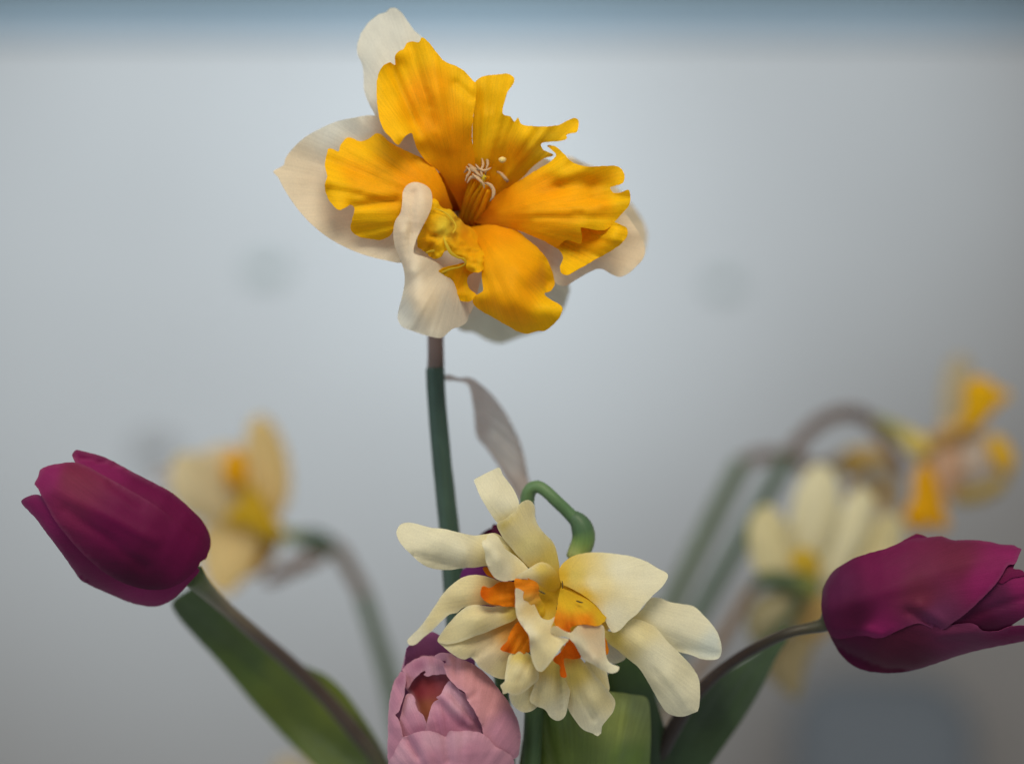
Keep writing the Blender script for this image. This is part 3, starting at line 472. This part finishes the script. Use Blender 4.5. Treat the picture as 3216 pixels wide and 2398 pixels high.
# left tulip
TL = thing('purple_tulip', 'magenta purple tulip leaning left with its closed cup towards the upper left', 'flower', world_pt(1330, 2560, -420))
fL = cup_depth(ZL, ((900,790),(150,380)), [(-.08,60,60),(0,150,150),(.08,205,210),(.2,245,250),(.35,262,262),(.55,255,240),(.75,225,195),(.9,170,160),(1.0,125,120),(1.1,70,60)], .95, (-190, -20))
silL = [(97,465),(120,445),(165,435),(180,425),(155,385),(175,350),(182,325),(215,305),(270,295),(355,288),(400,245),(470,265),(540,300),(620,345),(700,385),(780,430),(850,490),(910,550),(945,610),(952,660),(935,710),(900,770),(850,840),(790,900),(740,930),(690,940),(600,925),(500,885),(400,840),(365,820),(340,785),(280,700),(220,620),(160,540)]
bL = (905,790)
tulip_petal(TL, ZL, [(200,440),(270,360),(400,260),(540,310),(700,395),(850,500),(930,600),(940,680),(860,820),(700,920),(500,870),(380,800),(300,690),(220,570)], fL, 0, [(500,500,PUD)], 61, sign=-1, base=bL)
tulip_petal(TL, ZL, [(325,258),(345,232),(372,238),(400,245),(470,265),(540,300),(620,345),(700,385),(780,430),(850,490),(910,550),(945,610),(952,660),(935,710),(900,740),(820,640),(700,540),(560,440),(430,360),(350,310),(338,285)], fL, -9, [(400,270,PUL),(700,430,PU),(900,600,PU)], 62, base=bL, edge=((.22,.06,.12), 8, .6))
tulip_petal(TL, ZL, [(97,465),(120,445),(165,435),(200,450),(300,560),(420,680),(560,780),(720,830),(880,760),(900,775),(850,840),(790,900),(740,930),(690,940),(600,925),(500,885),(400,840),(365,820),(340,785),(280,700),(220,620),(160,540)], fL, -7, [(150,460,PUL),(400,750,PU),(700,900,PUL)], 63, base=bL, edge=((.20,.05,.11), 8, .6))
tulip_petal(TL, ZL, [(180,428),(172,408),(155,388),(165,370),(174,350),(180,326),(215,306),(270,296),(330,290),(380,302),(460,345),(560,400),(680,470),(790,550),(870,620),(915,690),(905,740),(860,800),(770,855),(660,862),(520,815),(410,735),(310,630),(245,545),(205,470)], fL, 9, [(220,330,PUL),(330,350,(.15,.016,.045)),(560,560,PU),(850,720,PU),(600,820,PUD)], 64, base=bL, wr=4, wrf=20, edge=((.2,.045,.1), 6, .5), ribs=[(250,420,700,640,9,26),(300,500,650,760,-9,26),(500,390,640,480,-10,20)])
tulip_petal(TL, ZL, [(820,580),(870,610),(920,650),(940,690),(925,730),(900,720),(870,650)], fL, 8, [(900,680,PU)], 65, base=bL)
tube('stem', TL, ZL, [(870,800,-190,40),(905,840,-230,32),(1000,930,-390,24),(1150,1060,-560,24),(1300,1185,-680,25),(1450,1330,-760,26),(1600,1500,-760,28),(1720,1650,-740,30),(1850,1900,-720,32)], M_STEM, (.06,.035,.03), cols=[(0,(.07,.10,.03)),(.12,(.16,.13,.08)),(.3,(.07,.045,.035)),(.7,(.035,.022,.014)),(1,(.05,.07,.02))], seed=5)
patch('leaf', TL, ZL, [(775,930),(790,905),(830,880),(890,850),(940,880),(1000,930),(1100,1030),(1250,1150),(1380,1210),(1480,1255),(1560,1330),(1640,1440),(1710,1550),(1780,1680),(1880,1880),(1600,1900),(1450,1690),(1300,1545),(1150,1385),(1000,1205),(880,1075),(800,980)],
      [(780,930,-600),(900,855,-600),(1100,1040,-800),(1400,1215,-900),(1650,1450,-850),(1880,1880,-750),(1600,1900,-750),(1300,1540,-950),(1000,1200,-850),(1100,1150,-860),(1450,1450,-920),(850,960,-660)], M_LEAF, [(900,950,(.06,.105,.03)),(1150,1180,(.065,.11,.025)),(1250,1200,(.11,.155,.025)),(1300,1400,(.085,.12,.018)),(1550,1350,(.13,.165,.016)),(1600,1600,(.09,.125,.014))], base=(2000,2100), wr=14, wrf=40, seed=66, grid=18, step=12, thick=8, ribs=[(1050,1120,1600,1650,-18,50)])
# right tulip
TR = thing('purple_tulip', 'dark plum tulip lying almost level at the right edge, opening to the right', 'flower', world_pt(1990, 2560, -430))
fR = cup_depth(ZR, ((205,790),(1900,690)), [(-.05,30,30),(0,90,90),(.04,230,230),(.1,340,330),(.2,445,420),(.3,505,480),(.42,520,500),(.55,490,450),(.7,440,370),(.85,400,330),(1.0,370,300),(1.2,300,250)], .80, (-140, -60))
bR = (215,790)
topR = [(205,720),(215,640),(250,560),(300,490),(370,440),(470,385),(590,345),(720,310),(830,265),(920,235),(1000,225)]
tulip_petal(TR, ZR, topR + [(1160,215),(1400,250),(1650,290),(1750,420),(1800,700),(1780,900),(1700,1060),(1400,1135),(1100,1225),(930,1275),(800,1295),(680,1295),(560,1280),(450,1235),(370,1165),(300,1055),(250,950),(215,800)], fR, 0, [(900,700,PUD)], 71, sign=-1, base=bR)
tulip_petal(TR, ZR, [(700,330),(830,262),(900,222),(965,193),(1010,203),(1052,222),(1100,240),(1000,300),(800,360)], fR, -10, [(970,210,PU),(850,280,PU)], 72, base=bR)
tulip_petal(TR, ZR, [(1100,950),(1250,850),(1400,720),(1560,600),(1640,530),(1740,482),(1790,476),(1830,520),(1900,600),(1885,750),(1850,830),(1750,900),(1650,955),(1560,975),(1480,985),(1400,980),(1200,1000)], fR, -14, [(1600,700,(.085,.01,.045)),(1800,560,PUL),(1500,900,PUD)], 73, base=bR, ribs=[(1350,850,1850,700,-10,30)])
tulip_petal(TR, ZR, [(235,920),(330,980),(450,985),(600,970),(720,930),(850,880),(1000,880),(1100,930),(1200,925),(1280,912),(1400,905),(1450,925),(1485,962),(1620,965),(1700,932),(1850,925),(1960,960),(1960,1010),(1850,1040),(1700,1070),(1500,1110),(1300,1160),(1100,1230),(930,1280),(800,1300),(680,1300),(560,1285),(450,1240),(370,1170),(300,1060),(258,970)], fR, -6, [(400,1100,PUD),(800,1150,(.066,.006,.022)),(1350,950,(.11,.017,.055)),(1800,980,PU)], 74, base=bR, wr=6, wrf=12, edge=((.17,.03,.09), 6, .5), ribs=[(1150,990,1450,960,12,30)])
tulip_petal(TR, ZR, [(1600,560),(1690,440),(1752,425),(1734,468),(1780,474),(1812,486),(1826,520),(1720,545),(1640,590)], fR, -8, [(1740,500,PU)], 75, base=bR)
tulip_petal(TR, ZR, topR + [(1050,222),(1160,212),(1200,225),(1240,240),(1400,242),(1520,250),(1650,280),(1745,284),(1770,300),(1802,316),(1788,345),(1770,390),(1748,432),(1695,442),(1640,530),(1560,630),(1470,720),(1350,830),(1250,900),(1190,945),(1140,958),(1070,940),(980,905),(900,925),(800,968),(720,1010),(640,1022),(560,1010),(450,1015),(340,1030),(285,1010),(240,930),(205,800)], fR, 4, [(300,600,(.085,.009,.045)),(700,500,PU),(1300,400,(.115,.012,.036)),(1000,700,(.115,.014,.036)),(1120,850,(.13,.024,.075)),(500,850,PUD),(650,990,PUL),(1500,560,PUL),(1770,310,PUL)], 76, base=bR, wr=4, wrf=14, edge=((.16,.035,.09), 6, .5), ribs=[(900,810,1130,930,-18,34),(1000,760,1170,900,14,40),(560,950,700,1000,12,24),(350,1000,760,1010,-12,22),(250,800,1700,330,8,70)])
tube('stem', TR, Z0, [(2620,1930,-140,44),(2588,1960,-150,24),(2540,1972,-165,18),(2480,1985,-170,17),(2380,2030,-260,18),(2280,2092,-320,19),(2200,2165,-350,21),(2130,2260,-380,26),(2060,2398,-400,28),(2000,2600,-420,30)], M_STEM, (.06,.035,.03), cols=[(0,(.05,.05,.02)),(.12,(.035,.028,.014)),(.3,(.022,.012,.009)),(.7,(.018,.011,.008)),(1,(.03,.04,.014))], seed=6)
patch('leaf', TR, Z0, [(2380,2050),(2430,2000),(2470,1965),(2480,1990),(2440,2060),(2390,2160),(2330,2260),(2260,2360),(2190,2460),(2100,2600),(1960,2600),(2010,2420),(2080,2310),(2160,2210),(2270,2120)],
      [(2470,1970,-520),(2390,2160,-560),(2200,2460,-470),(1980,2600,-420),(2060,2340,-440),(2270,2120,-430),(2200,2300,-520)], M_LEAF, [(2420,2050,(.07,.12,.05)),(2250,2250,(.022,.045,.014)),(2100,2450,(.025,.055,.02)),(2330,2230,(.05,.09,.03))], base=(1950,2700), wr=14, wrf=40, seed=77, grid=18, step=12, thick=8)

# pink double tulip
TP = thing('pink_tulip', 'soft pink tulip with a torn, half open cup at the bottom edge', 'flower', world_pt(1430, 2700, -60))
fP = cup_depth(ZP, ((880,2250),(640,250)), [(0,420,420),(.15,640,640),(.35,760,760),(.55,745,745),(.7,660,680),(.82,520,560),(.92,400,420),(1.05,250,260)], .62, (-60, -70))
PK = (.53,.24,.33); PKL = (.62,.34,.42); PKR = (.63,.29,.31); PKD = (.43,.16,.25); MV = (.26,.075,.20)
bP = (880,2200)
def pink(outline, off, cols, seed, sign=1, **k): return patch('petal', TP, ZP, outline, None, M_PINK, cols, depth=lambda V: fP(V, sign), off=off, **{**dict(step=5, grid=10, vein=3.5, wr=6, wrf=14, thick=6, base=bP, seed=seed, edge=((.60,.30,.38), 7, .7), jag=1.6), **k})
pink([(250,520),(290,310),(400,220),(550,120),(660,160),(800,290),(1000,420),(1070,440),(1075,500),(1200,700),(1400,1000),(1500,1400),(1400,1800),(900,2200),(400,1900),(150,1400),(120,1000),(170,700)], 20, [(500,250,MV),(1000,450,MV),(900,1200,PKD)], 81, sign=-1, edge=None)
pink([(270,395),(330,365),(400,402),(460,396),(540,398),(610,405),(680,440),(740,520),(790,640),(760,900),(600,1200),(450,1100),(350,860),(290,800),(262,760),(225,600),(250,470)], -95, [(330,420,MV),(500,430,PKD),(640,480,PK),(560,750,(.34,.045,.05)),(520,1000,(.40,.12,.06)),(450,800,(.30,.035,.05))], 82)
pink([(236,575),(270,520),(330,470),(400,430),(480,405),(600,415),(680,440),(730,500),(745,560),(748,612),(690,612),(630,625),(580,622),(530,638),(478,615),(505,590),(495,572),(455,590),(400,640),(340,710),(300,780),(285,700),(270,610)], -52, [(420,500,PKD),(600,440,PK),(580,560,PKL),(350,600,PK)], 83, crump=6)
pink([(318,830),(345,840),(366,862),(384,900),(388,960),(410,1005),(436,1048),(480,1088),(500,1140),(515,1180),(560,1300),(640,1500),(400,1560),(200,1500),(180,1300),(205,1130),(240,980),(280,850)], -38, [(350,900,PKL),(400,1150,PK),(450,1250,PKD)], 84, ruf=14)
pink([(780,690),(830,730),(900,800),(1000,860),(1080,960),(1200,1150),(1350,1450),(1100,1650),(700,1600),(480,1500),(515,1200),(540,1080),(560,1010),(590,945),(650,900),(628,880),(675,850),(705,800),(725,750)], -28, [(760,780,PKL),(700,950,PK),(750,1150,PKD),(900,1200,PKD),(860,950,PKL)], 85, ruf=8, ribs=[(700,860,1020,1180,16,34),(790,830,1060,1160,-10,20),(640,950,900,1230,-10,40)])
pink([(208,592),(222,578),(250,590),(276,622),(276,700),(262,790),(252,880),(215,985),(190,1050),(150,1082),(178,1112),(212,1200),(245,1340),(300,1600),(130,1700),(72,1600),(70,1300),(75,1050),(100,850),(150,680),(185,640)], -16, [(230,640,PKD),(180,800,PK),(120,1100,PK),(150,1350,PK)], 86, ruf=10)
pink([(606,402),(660,368),(740,366),(800,374),(870,420),(960,455),(1060,500),(1150,560),(1250,660),(1350,790),(1440,900),(1520,1040),(1570,1150),(1600,1300),(1592,1480),(1570,1560),(1500,1612),(1450,1800),(1300,1700),(1200,1450),(1150,1200),(1105,1095),(1050,1000),(985,905),(962,820),(930,800),(880,775),(830,722),(780,672),(740,600),(716,530),(722,490),(745,468),(700,450),(650,440)], 2, [(700,400,PK),(800,480,PKR),(950,550,PKR),(1000,800,PKR),(1200,1000,PKR),(1400,1200,PK),(1450,1450,PK)], 87, ribs=[(735,480,760,520,-18,22),(980,900,1080,830,-7,30),(850,480,1400,1300,8,120),(970,840,1150,1180,8,16)])
pink([(72,1650),(130,1540),(180,1440),(240,1345),(300,1325),(370,1290),(450,1272),(530,1266),(620,1285),(690,1316),(735,1335),(760,1298),(792,1268),(880,1274),(960,1265),(1050,1270),(1140,1292),(1220,1340),(1275,1405),(1320,1450),(1420,1500),(1520,1600),(1480,1850),(1250,2100),(880,2220),(500,2120),(180,1900)], 20, [(200,1500,PKL),(350,1400,PK),(550,1350,PKL),(900,1350,PKL),(1000,1500,PK),(600,1600,PK)], 88, ribs=[(310,1350,420,1560,-20,36),(735,1335,760,1600,-14,60),(500,1300,560,1700,10,90)])
tube('stem', TP, Z0, [(1440,2520,-70,40),(1450,2700,-60,36),(1470,2900,-60,36)], M_STEM, GR)

# hidden purple tulip peeping out behind the cream flower
TH = thing('purple_tulip', 'violet tulip almost hidden behind the cream double daffodil', 'flower', world_pt(1560, 2560, -260))
fH = cup_depth(Z0, ((1560,1960),(1540,1640)), [(-.1,50,50),(0,70,70),(.3,105,105),(.6,105,100),(.85,70,60),(1.0,30,30),(1.1,15,15)], .8, (-230, -230))
VI = (.13,.018,.12)
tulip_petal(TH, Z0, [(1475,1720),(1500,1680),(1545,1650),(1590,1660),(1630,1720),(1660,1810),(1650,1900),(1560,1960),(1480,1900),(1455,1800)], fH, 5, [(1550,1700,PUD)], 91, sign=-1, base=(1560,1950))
tulip_petal(TH, Z0, [(1545,1660),(1548,1645),(1570,1652),(1600,1690),(1650,1760),(1665,1830),(1640,1920),(1560,1950),(1540,1800)], fH, -4, [(1550,1680,PUD)], 92, base=(1560,1950))
tulip_petal(TH, Z0, [(1448,1800),(1460,1782),(1490,1775),(1540,1780),(1600,1800),(1620,1880),(1560,1955),(1490,1910),(1450,1850)], fH, 3, [(1500,1790,VI),(1460,1830,VI)], 93, base=(1560,1950))
tube('stem', TH, Z0, [(1560,1930,-230,24),(1570,2100,-240,22),(1590,2300,-250,24),(1600,2600,-250,26)], M_STEM, GR)

# leaves standing free in the bunch
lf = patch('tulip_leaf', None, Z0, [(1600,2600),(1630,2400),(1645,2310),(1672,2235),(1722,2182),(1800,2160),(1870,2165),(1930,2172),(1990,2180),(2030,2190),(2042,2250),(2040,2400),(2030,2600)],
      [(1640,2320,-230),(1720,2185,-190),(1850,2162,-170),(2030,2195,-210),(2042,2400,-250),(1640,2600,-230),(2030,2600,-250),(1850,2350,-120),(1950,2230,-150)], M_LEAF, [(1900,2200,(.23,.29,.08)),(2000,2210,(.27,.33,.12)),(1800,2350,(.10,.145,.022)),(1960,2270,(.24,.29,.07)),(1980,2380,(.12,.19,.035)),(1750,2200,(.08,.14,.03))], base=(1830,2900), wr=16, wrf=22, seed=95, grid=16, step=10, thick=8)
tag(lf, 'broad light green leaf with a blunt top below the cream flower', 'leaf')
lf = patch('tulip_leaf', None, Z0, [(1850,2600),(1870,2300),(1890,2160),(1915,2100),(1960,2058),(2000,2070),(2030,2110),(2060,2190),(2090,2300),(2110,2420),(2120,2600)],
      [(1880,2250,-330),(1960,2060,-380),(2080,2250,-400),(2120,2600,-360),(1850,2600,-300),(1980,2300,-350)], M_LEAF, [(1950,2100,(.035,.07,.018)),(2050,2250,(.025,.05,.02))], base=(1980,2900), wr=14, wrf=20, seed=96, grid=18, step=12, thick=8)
tag(lf, 'dark green leaf behind the broad light green leaf', 'leaf')

# ------------------------------------------------------------------ daffodils behind, out of focus
BD = -2900
def bpet(name, par, T, outline, d, col, seed, mat=M_WHITE, cup=60, tilt=(0, 0), base=None, **k):
    o = np.array([tx(p, T) for p in outline]); c = o.mean(0); h = np.abs(o - c).max()
    fn = lambda V: d + (V[:, 0] - c[0]) / h * tilt[0] + (V[:, 1] - c[1]) / h * tilt[1]
    return patch(name, par, T, outline, None, mat, [(outline[0][0], outline[0][1], col), (outline[len(outline)//2][0], outline[len(outline)//2][1], tuple(min(1, c * 1.06) for c in col))], depth=fn, cup=cup, wr=25, wrf=9, ruf=20, seed=seed, step=12, grid=20, thick=7, base=base, **k)
TAN = (.82,.66,.33); TANW = (.84,.74,.50)
BLD = thing('trumpet_daffodil', 'blurred buff and yellow daffodil facing left behind the left tulip', 'flower', world_pt(1290, 2700, BD - 100))
bb = (1230, 600)
bpet('petal', BLD, ZL, [(1170,75),(1220,100),(1280,200),(1310,320),(1305,450),(1260,540),(1220,590),(1160,500),(1120,360),(1110,200),(1130,110)], BD-60, TAN, 101, tilt=(-60,60), base=bb)
bpet('petal', BLD, ZL, [(800,255),(900,255),(1000,300),(1070,380),(1160,560),(1050,570),(950,560),(850,530),(770,420)], BD+100, TANW, 102, tilt=(-160,0), base=bb)
bpet('petal', BLD, ZL, [(930,560),(1050,550),(1190,590),(1170,700),(1110,810),(1040,880),(970,870),(920,780)], BD+60, TAN, 103, tilt=(0,100), base=bb)
bpet('petal', BLD, ZL, [(1090,640),(1200,620),(1215,740),(1170,795),(1120,740)], BD-40, (.62,.36,.05), 104, base=bb)
bpet('petal', BLD, ZL, [(680,340),(740,310),(860,320),(960,400),(1000,520),(860,500),(730,410)], BD-120, (.72,.68,.66), 105, base=bb)
bpet('corona_lobe', BLD, ZL, [(1010,290),(1050,235),(1090,240),(1118,300),(1115,370),(1080,405),(1035,390),(1005,340)], BD+190, (.86,.50,.008), 106, M_CORONA, base=bb)
bpet('corona_lobe', BLD, ZL, [(1060,380),(1110,370),(1180,440),(1240,540),(1290,610),(1210,640),(1110,590),(1020,560),(1030,510),(1090,460)], BD+130, (.72,.50,.03), 107, M_CORONA, base=bb)
bpet('petal', BLD, ZL, [(890,260),(1040,205),(1180,260),(1235,420),(1245,570),(1120,540),(980,490),(870,390)], BD-150, (.82,.70,.48), 109, base=bb)
bpet('petal', BLD, ZL, [(990,560),(1150,560),(1265,610),(1225,740),(1120,810),(1010,750)], BD-90, (.78,.58,.24), 110, base=bb)
tube('ovary', BLD, ZL, [(1210,610,BD,40),(1280,615,BD,34),(1340,630,BD,40),(1400,640,BD,56),(1450,650,BD-20,56),(1500,680,BD-40,40)], M_STEM, GR, cols=[(0,(.35,.33,.05)),(.35,(.16,.2,.04)),(.6,(.03,.06,.03)),(1,(.06,.09,.045))])
tube('neck', BLD, ZL, [(1470,650,BD-30,38),(1530,690,BD-50,40),(1580,770,BD-60,38),(1620,840,BD-70,38),(1650,900,BD-80,38)], M_DRY, (.35,.27,.2))
tube('stem', BLD, ZL, [(1642,890,BD-80,42),(1690,1040,BD-90,44),(1740,1200,BD-100,46),(1790,1400,BD-100,48),(1860,1750,BD-100,48),(1880,2100,BD-100,48)], M_STEM, (.09,.12,.07))
bpet('spathe', BLD, ZL, [(1190,820),(1250,770),(1340,720),(1430,700),(1480,720),(1400,770),(1300,810),(1220,845)], BD+40, (.36,.24,.17), 108, M_DRY, base=(1480,710))

BRD = thing('split_corona_daffodil', 'blurred daffodil with torn orange cup arching over the right tulip', 'flower', world_pt(2150, 2700, BD - 100))
bb = (1250, 800)
bpet('petal', BRD, ZB, [(1420,650),(1400,480),(1420,260),(1480,90),(1560,30),(1640,90),(1660,260),(1620,420),(1580,600),(1500,700)], BD-330, (0.594,0.513,0.351), 111, base=bb, tilt=(0,160))
bpet('petal', BRD, ZB, [(1240,820),(1400,720),(1560,760),(1590,900),(1560,1080),(1480,1180),(1400,1150),(1330,1020)], BD-20, (0.756,0.54,0.378), 112, base=bb)
bpet('petal', BRD, ZB, [(1520,720),(1640,680),(1760,700),(1820,820),(1800,980),(1740,1040),(1620,1000),(1540,900)], BD-60, (0.729,0.648,0.567), 113, base=bb)
bpet('petal', BRD, ZB, [(1180,720),(1350,660),(1520,640),(1640,640),(1560,740),(1400,800),(1260,900)], BD+10, (0.567,0.365,0.121), 114, base=bb)
bpet('petal', BRD, ZB, [(800,920),(900,880),(1010,900),(1080,1000),(1100,1200),(1060,1380),(960,1480),(860,1400),(850,1200),(900,1050)], BD-200, (0.621,0.54,0.405), 123, base=bb)
bpet('corona_lobe', BRD, ZB, [(1605,270),(1690,215),(1800,230),(1860,300),(1950,320),(1960,370),(1870,440),(1790,530),(1730,600),(1630,640),(1560,610),(1590,480)], BD+80, (.86,.55,.01), 115, M_CORONA, base=bb)
bpet('corona_lobe', BRD, ZB, [(1190,1010),(1260,900),(1340,950),(1390,1080),(1430,1230),(1470,1410),(1390,1430),(1310,1390),(1240,1450),(1150,1400),(1110,1310),(1180,1180)], BD+160, (.86,.50,.008), 116, M_CORONA, base=bb)
bpet('corona_lobe', BRD, ZB, [(1780,700),(1860,670),(1950,750),(2000,880),(1950,985),(1870,960),(1810,850)], BD+90, (.86,.58,.03), 117, M_CORONA, base=bb)
bpet('corona_lobe', BRD, ZB, [(1530,1130),(1700,1090),(1850,1010),(1960,980),(1900,1110),(1780,1190),(1620,1225),(1510,1205)], BD+60, (0.54,0.392,0.081), 118, M_CORONA, base=bb)
bpet('petal', BRD, ZB, [(1200,820),(1330,720),(1480,700),(1620,760),(1680,900),(1640,1080),(1500,1200),(1360,1150),(1250,980)], BD-160, (.80,.68,.50), 124, base=bb)
bpet('petal', BRD, ZB, [(1380,620),(1500,560),(1620,600),(1760,680),(1820,780),(1700,800),(1520,760)], BD-100, (.80,.60,.28), 125, base=bb)
tube('ovary', BRD, ZB, [(850,560,BD,34),(930,590,BD+10,38),(1030,630,BD+20,42),(1130,690,BD+30,52),(1230,760,BD+40,66),(1290,800,BD+40,50)], M_STEM, GR, cols=[(0,(0.162,0.162,0.081)),(.2,(0.17,0.19,0.04)),(.6,(0.405,0.324,0.0675)),(1,(0.675,0.486,0.108))])
tube('neck', BRD, ZB, [(190,850,BD-60,38),(300,700,BD-50,38),(450,565,BD-30,38),(600,505,BD-10,38),(740,505,BD,38),(860,565,BD,36)], M_DRY, (0.351,0.257,0.223), cols=[(0,(0.365,0.284,0.243)),(.6,(0.324,0.243,0.203)),(1,(0.216,0.162,0.135))])
tube('spathe', BRD, ZB, [(830,570,BD+40,22),(920,670,BD+60,26),(1000,800,BD+80,26),(1060,900,BD+90,30),(1110,960,BD+90,24)], M_DRY, (0.311,0.203,0.149))
tube('stem', BRD, Z0, [(2478,1430,BD-60,42),(2440,1495,BD-70,44),(2383,1595,BD-80,45),(2300,1740,BD-90,46),(2204,1905,BD-100,47),(2120,2060,BD-100,48),(2010,2300,BD-100,48),(1900,2600,BD-100,48)], M_STEM, (.065,.10,.06))

BY = thing('small_cup_daffodil', 'blurred pale daffodil with small golden frills under the arching stalk', 'flower', world_pt(2060, 2700, BD - 500))
bb = (700, 950)
bpet('petal', BY, ZB, [(600,880),(650,800),(760,770),(880,775),(990,830),(1010,930),(900,980),(780,1000),(700,1040),(640,980)], BD-420, (0.702,0.499,0.135), 119, base=bb)
bpet('petal', BY, ZB, [(760,960),(880,920),(1010,960),(1050,1060),(960,1180),(840,1180),(760,1080)], BD-360, (0.608,0.513,0.378), 120, base=bb)
bpet('corona_lobe', BY, ZB, [(650,1100),(690,1060),(740,1080),(745,1140),(700,1180),(655,1160)], BD-120, (0.459,0.27,0.0405), 121, M_CORONA, base=bb, cup=30)
bpet('corona_lobe', BY, ZB, [(870,1130),(910,1090),(970,1095),(990,1150),(950,1200),(890,1195)], BD-120, (0.54,0.324,0.0135), 122, M_CORONA, base=bb, cup=30)
tube('neck', BY, Z0, [(2326,1462,BD-450,42),(2370,1436,BD-450,40),(2430,1428,BD-450,38),(2490,1440,BD-440,36),(2540,1468,BD-420,40),(2600,1470,BD-420,46),(2660,1440,BD-420,36)], M_DRY, (0.351,0.257,0.216), cols=[(0,(0.365,0.297,0.243)),(.5,(0.351,0.243,0.203)),(1,(0.446,0.324,0.135))])
tube('stem', BY, Z0, [(2332,1450,BD-450,52),(2290,1530,BD-450,54),(2220,1670,BD-450,56),(2130,1850,BD-450,56),(2040,2050,BD-450,58),(1930,2350,BD-450,58),(1860,2650,BD-450,58)], M_STEM, (.10,.13,.075))

BC = thing('double_daffodil', 'blurred cream double daffodil seen from behind, left of the plum tulip', 'flower', world_pt(1990, 2700, BD + 600))
bb = (670, 960); bd = -2300
BCR = (.78,.71,.45); BCW = (.82,.77,.56)
for i, (ol, dd, cc) in enumerate((
    ([(600,930),(585,780),(600,640),(640,545),(690,500),(745,515),(780,610),(765,750),(710,870),(650,940)], -120, BCW),
    ([(700,930),(760,790),(800,650),(860,590),(910,620),(900,720),(860,830),(800,920),(740,970)], -60, BCW),
    ([(880,760),(960,690),(1020,720),(1010,840),(930,930),(820,960),(800,900)], -160, BCR),
    ([(430,820),(442,700),(500,655),(555,695),(590,830),(640,940),(560,930),(470,925)], 40, BCR),
    ([(420,1130),(440,1035),(520,985),(640,990),(610,1080),(530,1160),(455,1185)], 60, (0.567,0.499,0.297)),
    ([(485,1255),(540,1180),(620,1130),(690,1160),(650,1280),(615,1400),(560,1365),(505,1315)], -100, (0.513,0.419,0.23)),
    ([(630,1000),(730,1000),(760,1090),(680,1190),(600,1120)], -30, (0.675,0.486,0.189)),
    ([(740,960),(860,920),(960,980),(900,1100),(780,1120)], -160, BCR),
    ([(500,930),(550,760),(640,690),(730,790),(750,920),(640,970)], -220, BCR),
    ([(740,960),(840,790),(950,740),(990,850),(910,960),(800,1000)], -240, BCW))):
    bpet('petal', BC, ZC, ol, bd + dd, cc, 130 + i, M_CREAM, base=bb, tilt=(0, 60 if i < 4 or i > 7 else -60))
bpet('corona_lobe', BC, ZC, [(590,850),(640,820),(690,850),(700,930),(660,960),(610,930)], bd + 90, (0.702,0.513,0.054), 139, M_CORONA, base=bb, cup=40)
tube('ovary', BC, ZC, [(462,945,bd+160,30),(520,945,bd+170,38),(580,952,bd+180,42),(640,965,bd+180,56),(690,985,bd+170,44)], M_STEM, (0.03,0.058,0.014), cols=[(0,(0.045,0.075,0.03)),(.5,(0.03,0.058,0.014)),(1,(0.189,0.189,0.027))])
tube('neck', BC, ZC, [(470,950,bd+160,26),(430,990,bd+160,26),(390,1060,bd+120,28),(330,1160,bd+60,30),(240,1280,bd,30),(120,1450,bd-60,32),(20,1600,bd-100,34)], M_DRY, (0.486,0.351,0.243), cols=[(0,(0.06,0.08,0.03)),(.08,(0.459,0.338,0.23)),(.6,(0.459,0.338,0.243)),(1,(0.486,0.446,0.378))])
tube('stem', BC, ZC, [(640,990,bd+140,22),(620,1050,bd+140,18),(570,1120,bd+100,20),(480,1210,bd+40,24),(380,1330,bd-20,28),(250,1500,bd-60,32),(100,1750,bd-80,36),(0,2000,bd-100,40)], M_STEM, (0.045,0.075,0.03))

BS = thing('pale_daffodil', 'blurred cream petals just showing at the bottom edge beside the green leaf', 'flower', world_pt(1000, 2900, BD))
bb = (930, 2600)
for i, ol in enumerate(([(850,2420),(870,2385),(910,2372),(950,2385),(960,2480),(940,2600),(890,2560)], [(900,2450),(960,2400),(1020,2410),(1040,2500),(960,2600)], [(760,2560),(800,2480),(860,2470),(920,2600),(840,2640)])):
    bpet('petal', BS, Z0, ol, BD - 60 * i, (.72,.62,.44), 140 + i, base=bb)
tube('stem', BS, Z0, [(930,2590,BD-120,40),(960,2750,BD-120,44),(1000,2900,BD-120,46)], M_STEM, GR)

# ------------------------------------------------------------------ soft shapes far behind
def disc(name, px, py, rx, rz, mat, label):
    cx, cz = wall_xy(px, py); v = []; f = []
    n = 28
    for r, y in ((1.0, WALL_Y - .0005), (.96, WALL_Y - .006), (.6, WALL_Y - .010)):
        for k in range(n):
            a = 2 * math.pi * k / n; v.append((cx + math.cos(a) * rx * r, y, cz + math.sin(a) * rz * r))
    v.append((cx, WALL_Y - .011, cz))
    for j in range(2):
        for k in range(n): f.append((j * n + k, j * n + (k + 1) % n, (j + 1) * n + (k + 1) % n, (j + 1) * n + k))
    for k in range(n): f.append((2 * n + k, 2 * n + (k + 1) % n, 3 * n))
    me = bpy.data.meshes.new(name); me.from_pydata(v, [], f); me.shade_smooth()
    return tag(link(name, me, mat), label, 'wall fixing', 'wall fixings')
MG = plain('grey_green_plastic', (.22, .225, .195))
disc('wall_fixing', 835, 845, .026, .014, MG, 'small grey blurred fixing on the wall left of the tall daffodil')
disc('wall_fixing', 2272, 892, .020, .011, MG, 'small grey blurred fixing on the wall right of the tall daffodil')
disc('wall_fixing', 482, 1412, .030, .022, plain('dark_grey_plastic', (.20, .175, .155)), 'dark grey blurred fixing on the wall above the left tulip')

cx, cz = wall_xy(2790, 2300); bx = cx * .9
o = box('backrest_cushion', bx - .11, bx + .11, 1.36, 1.50, H - 1.2, H - .36, plain('slate_blue_cloth', (.17, .185, .20), .9), bev=.065)
tag(o, 'blurred slate-blue upright cushion low in the background under the plum tulip', 'cushion')
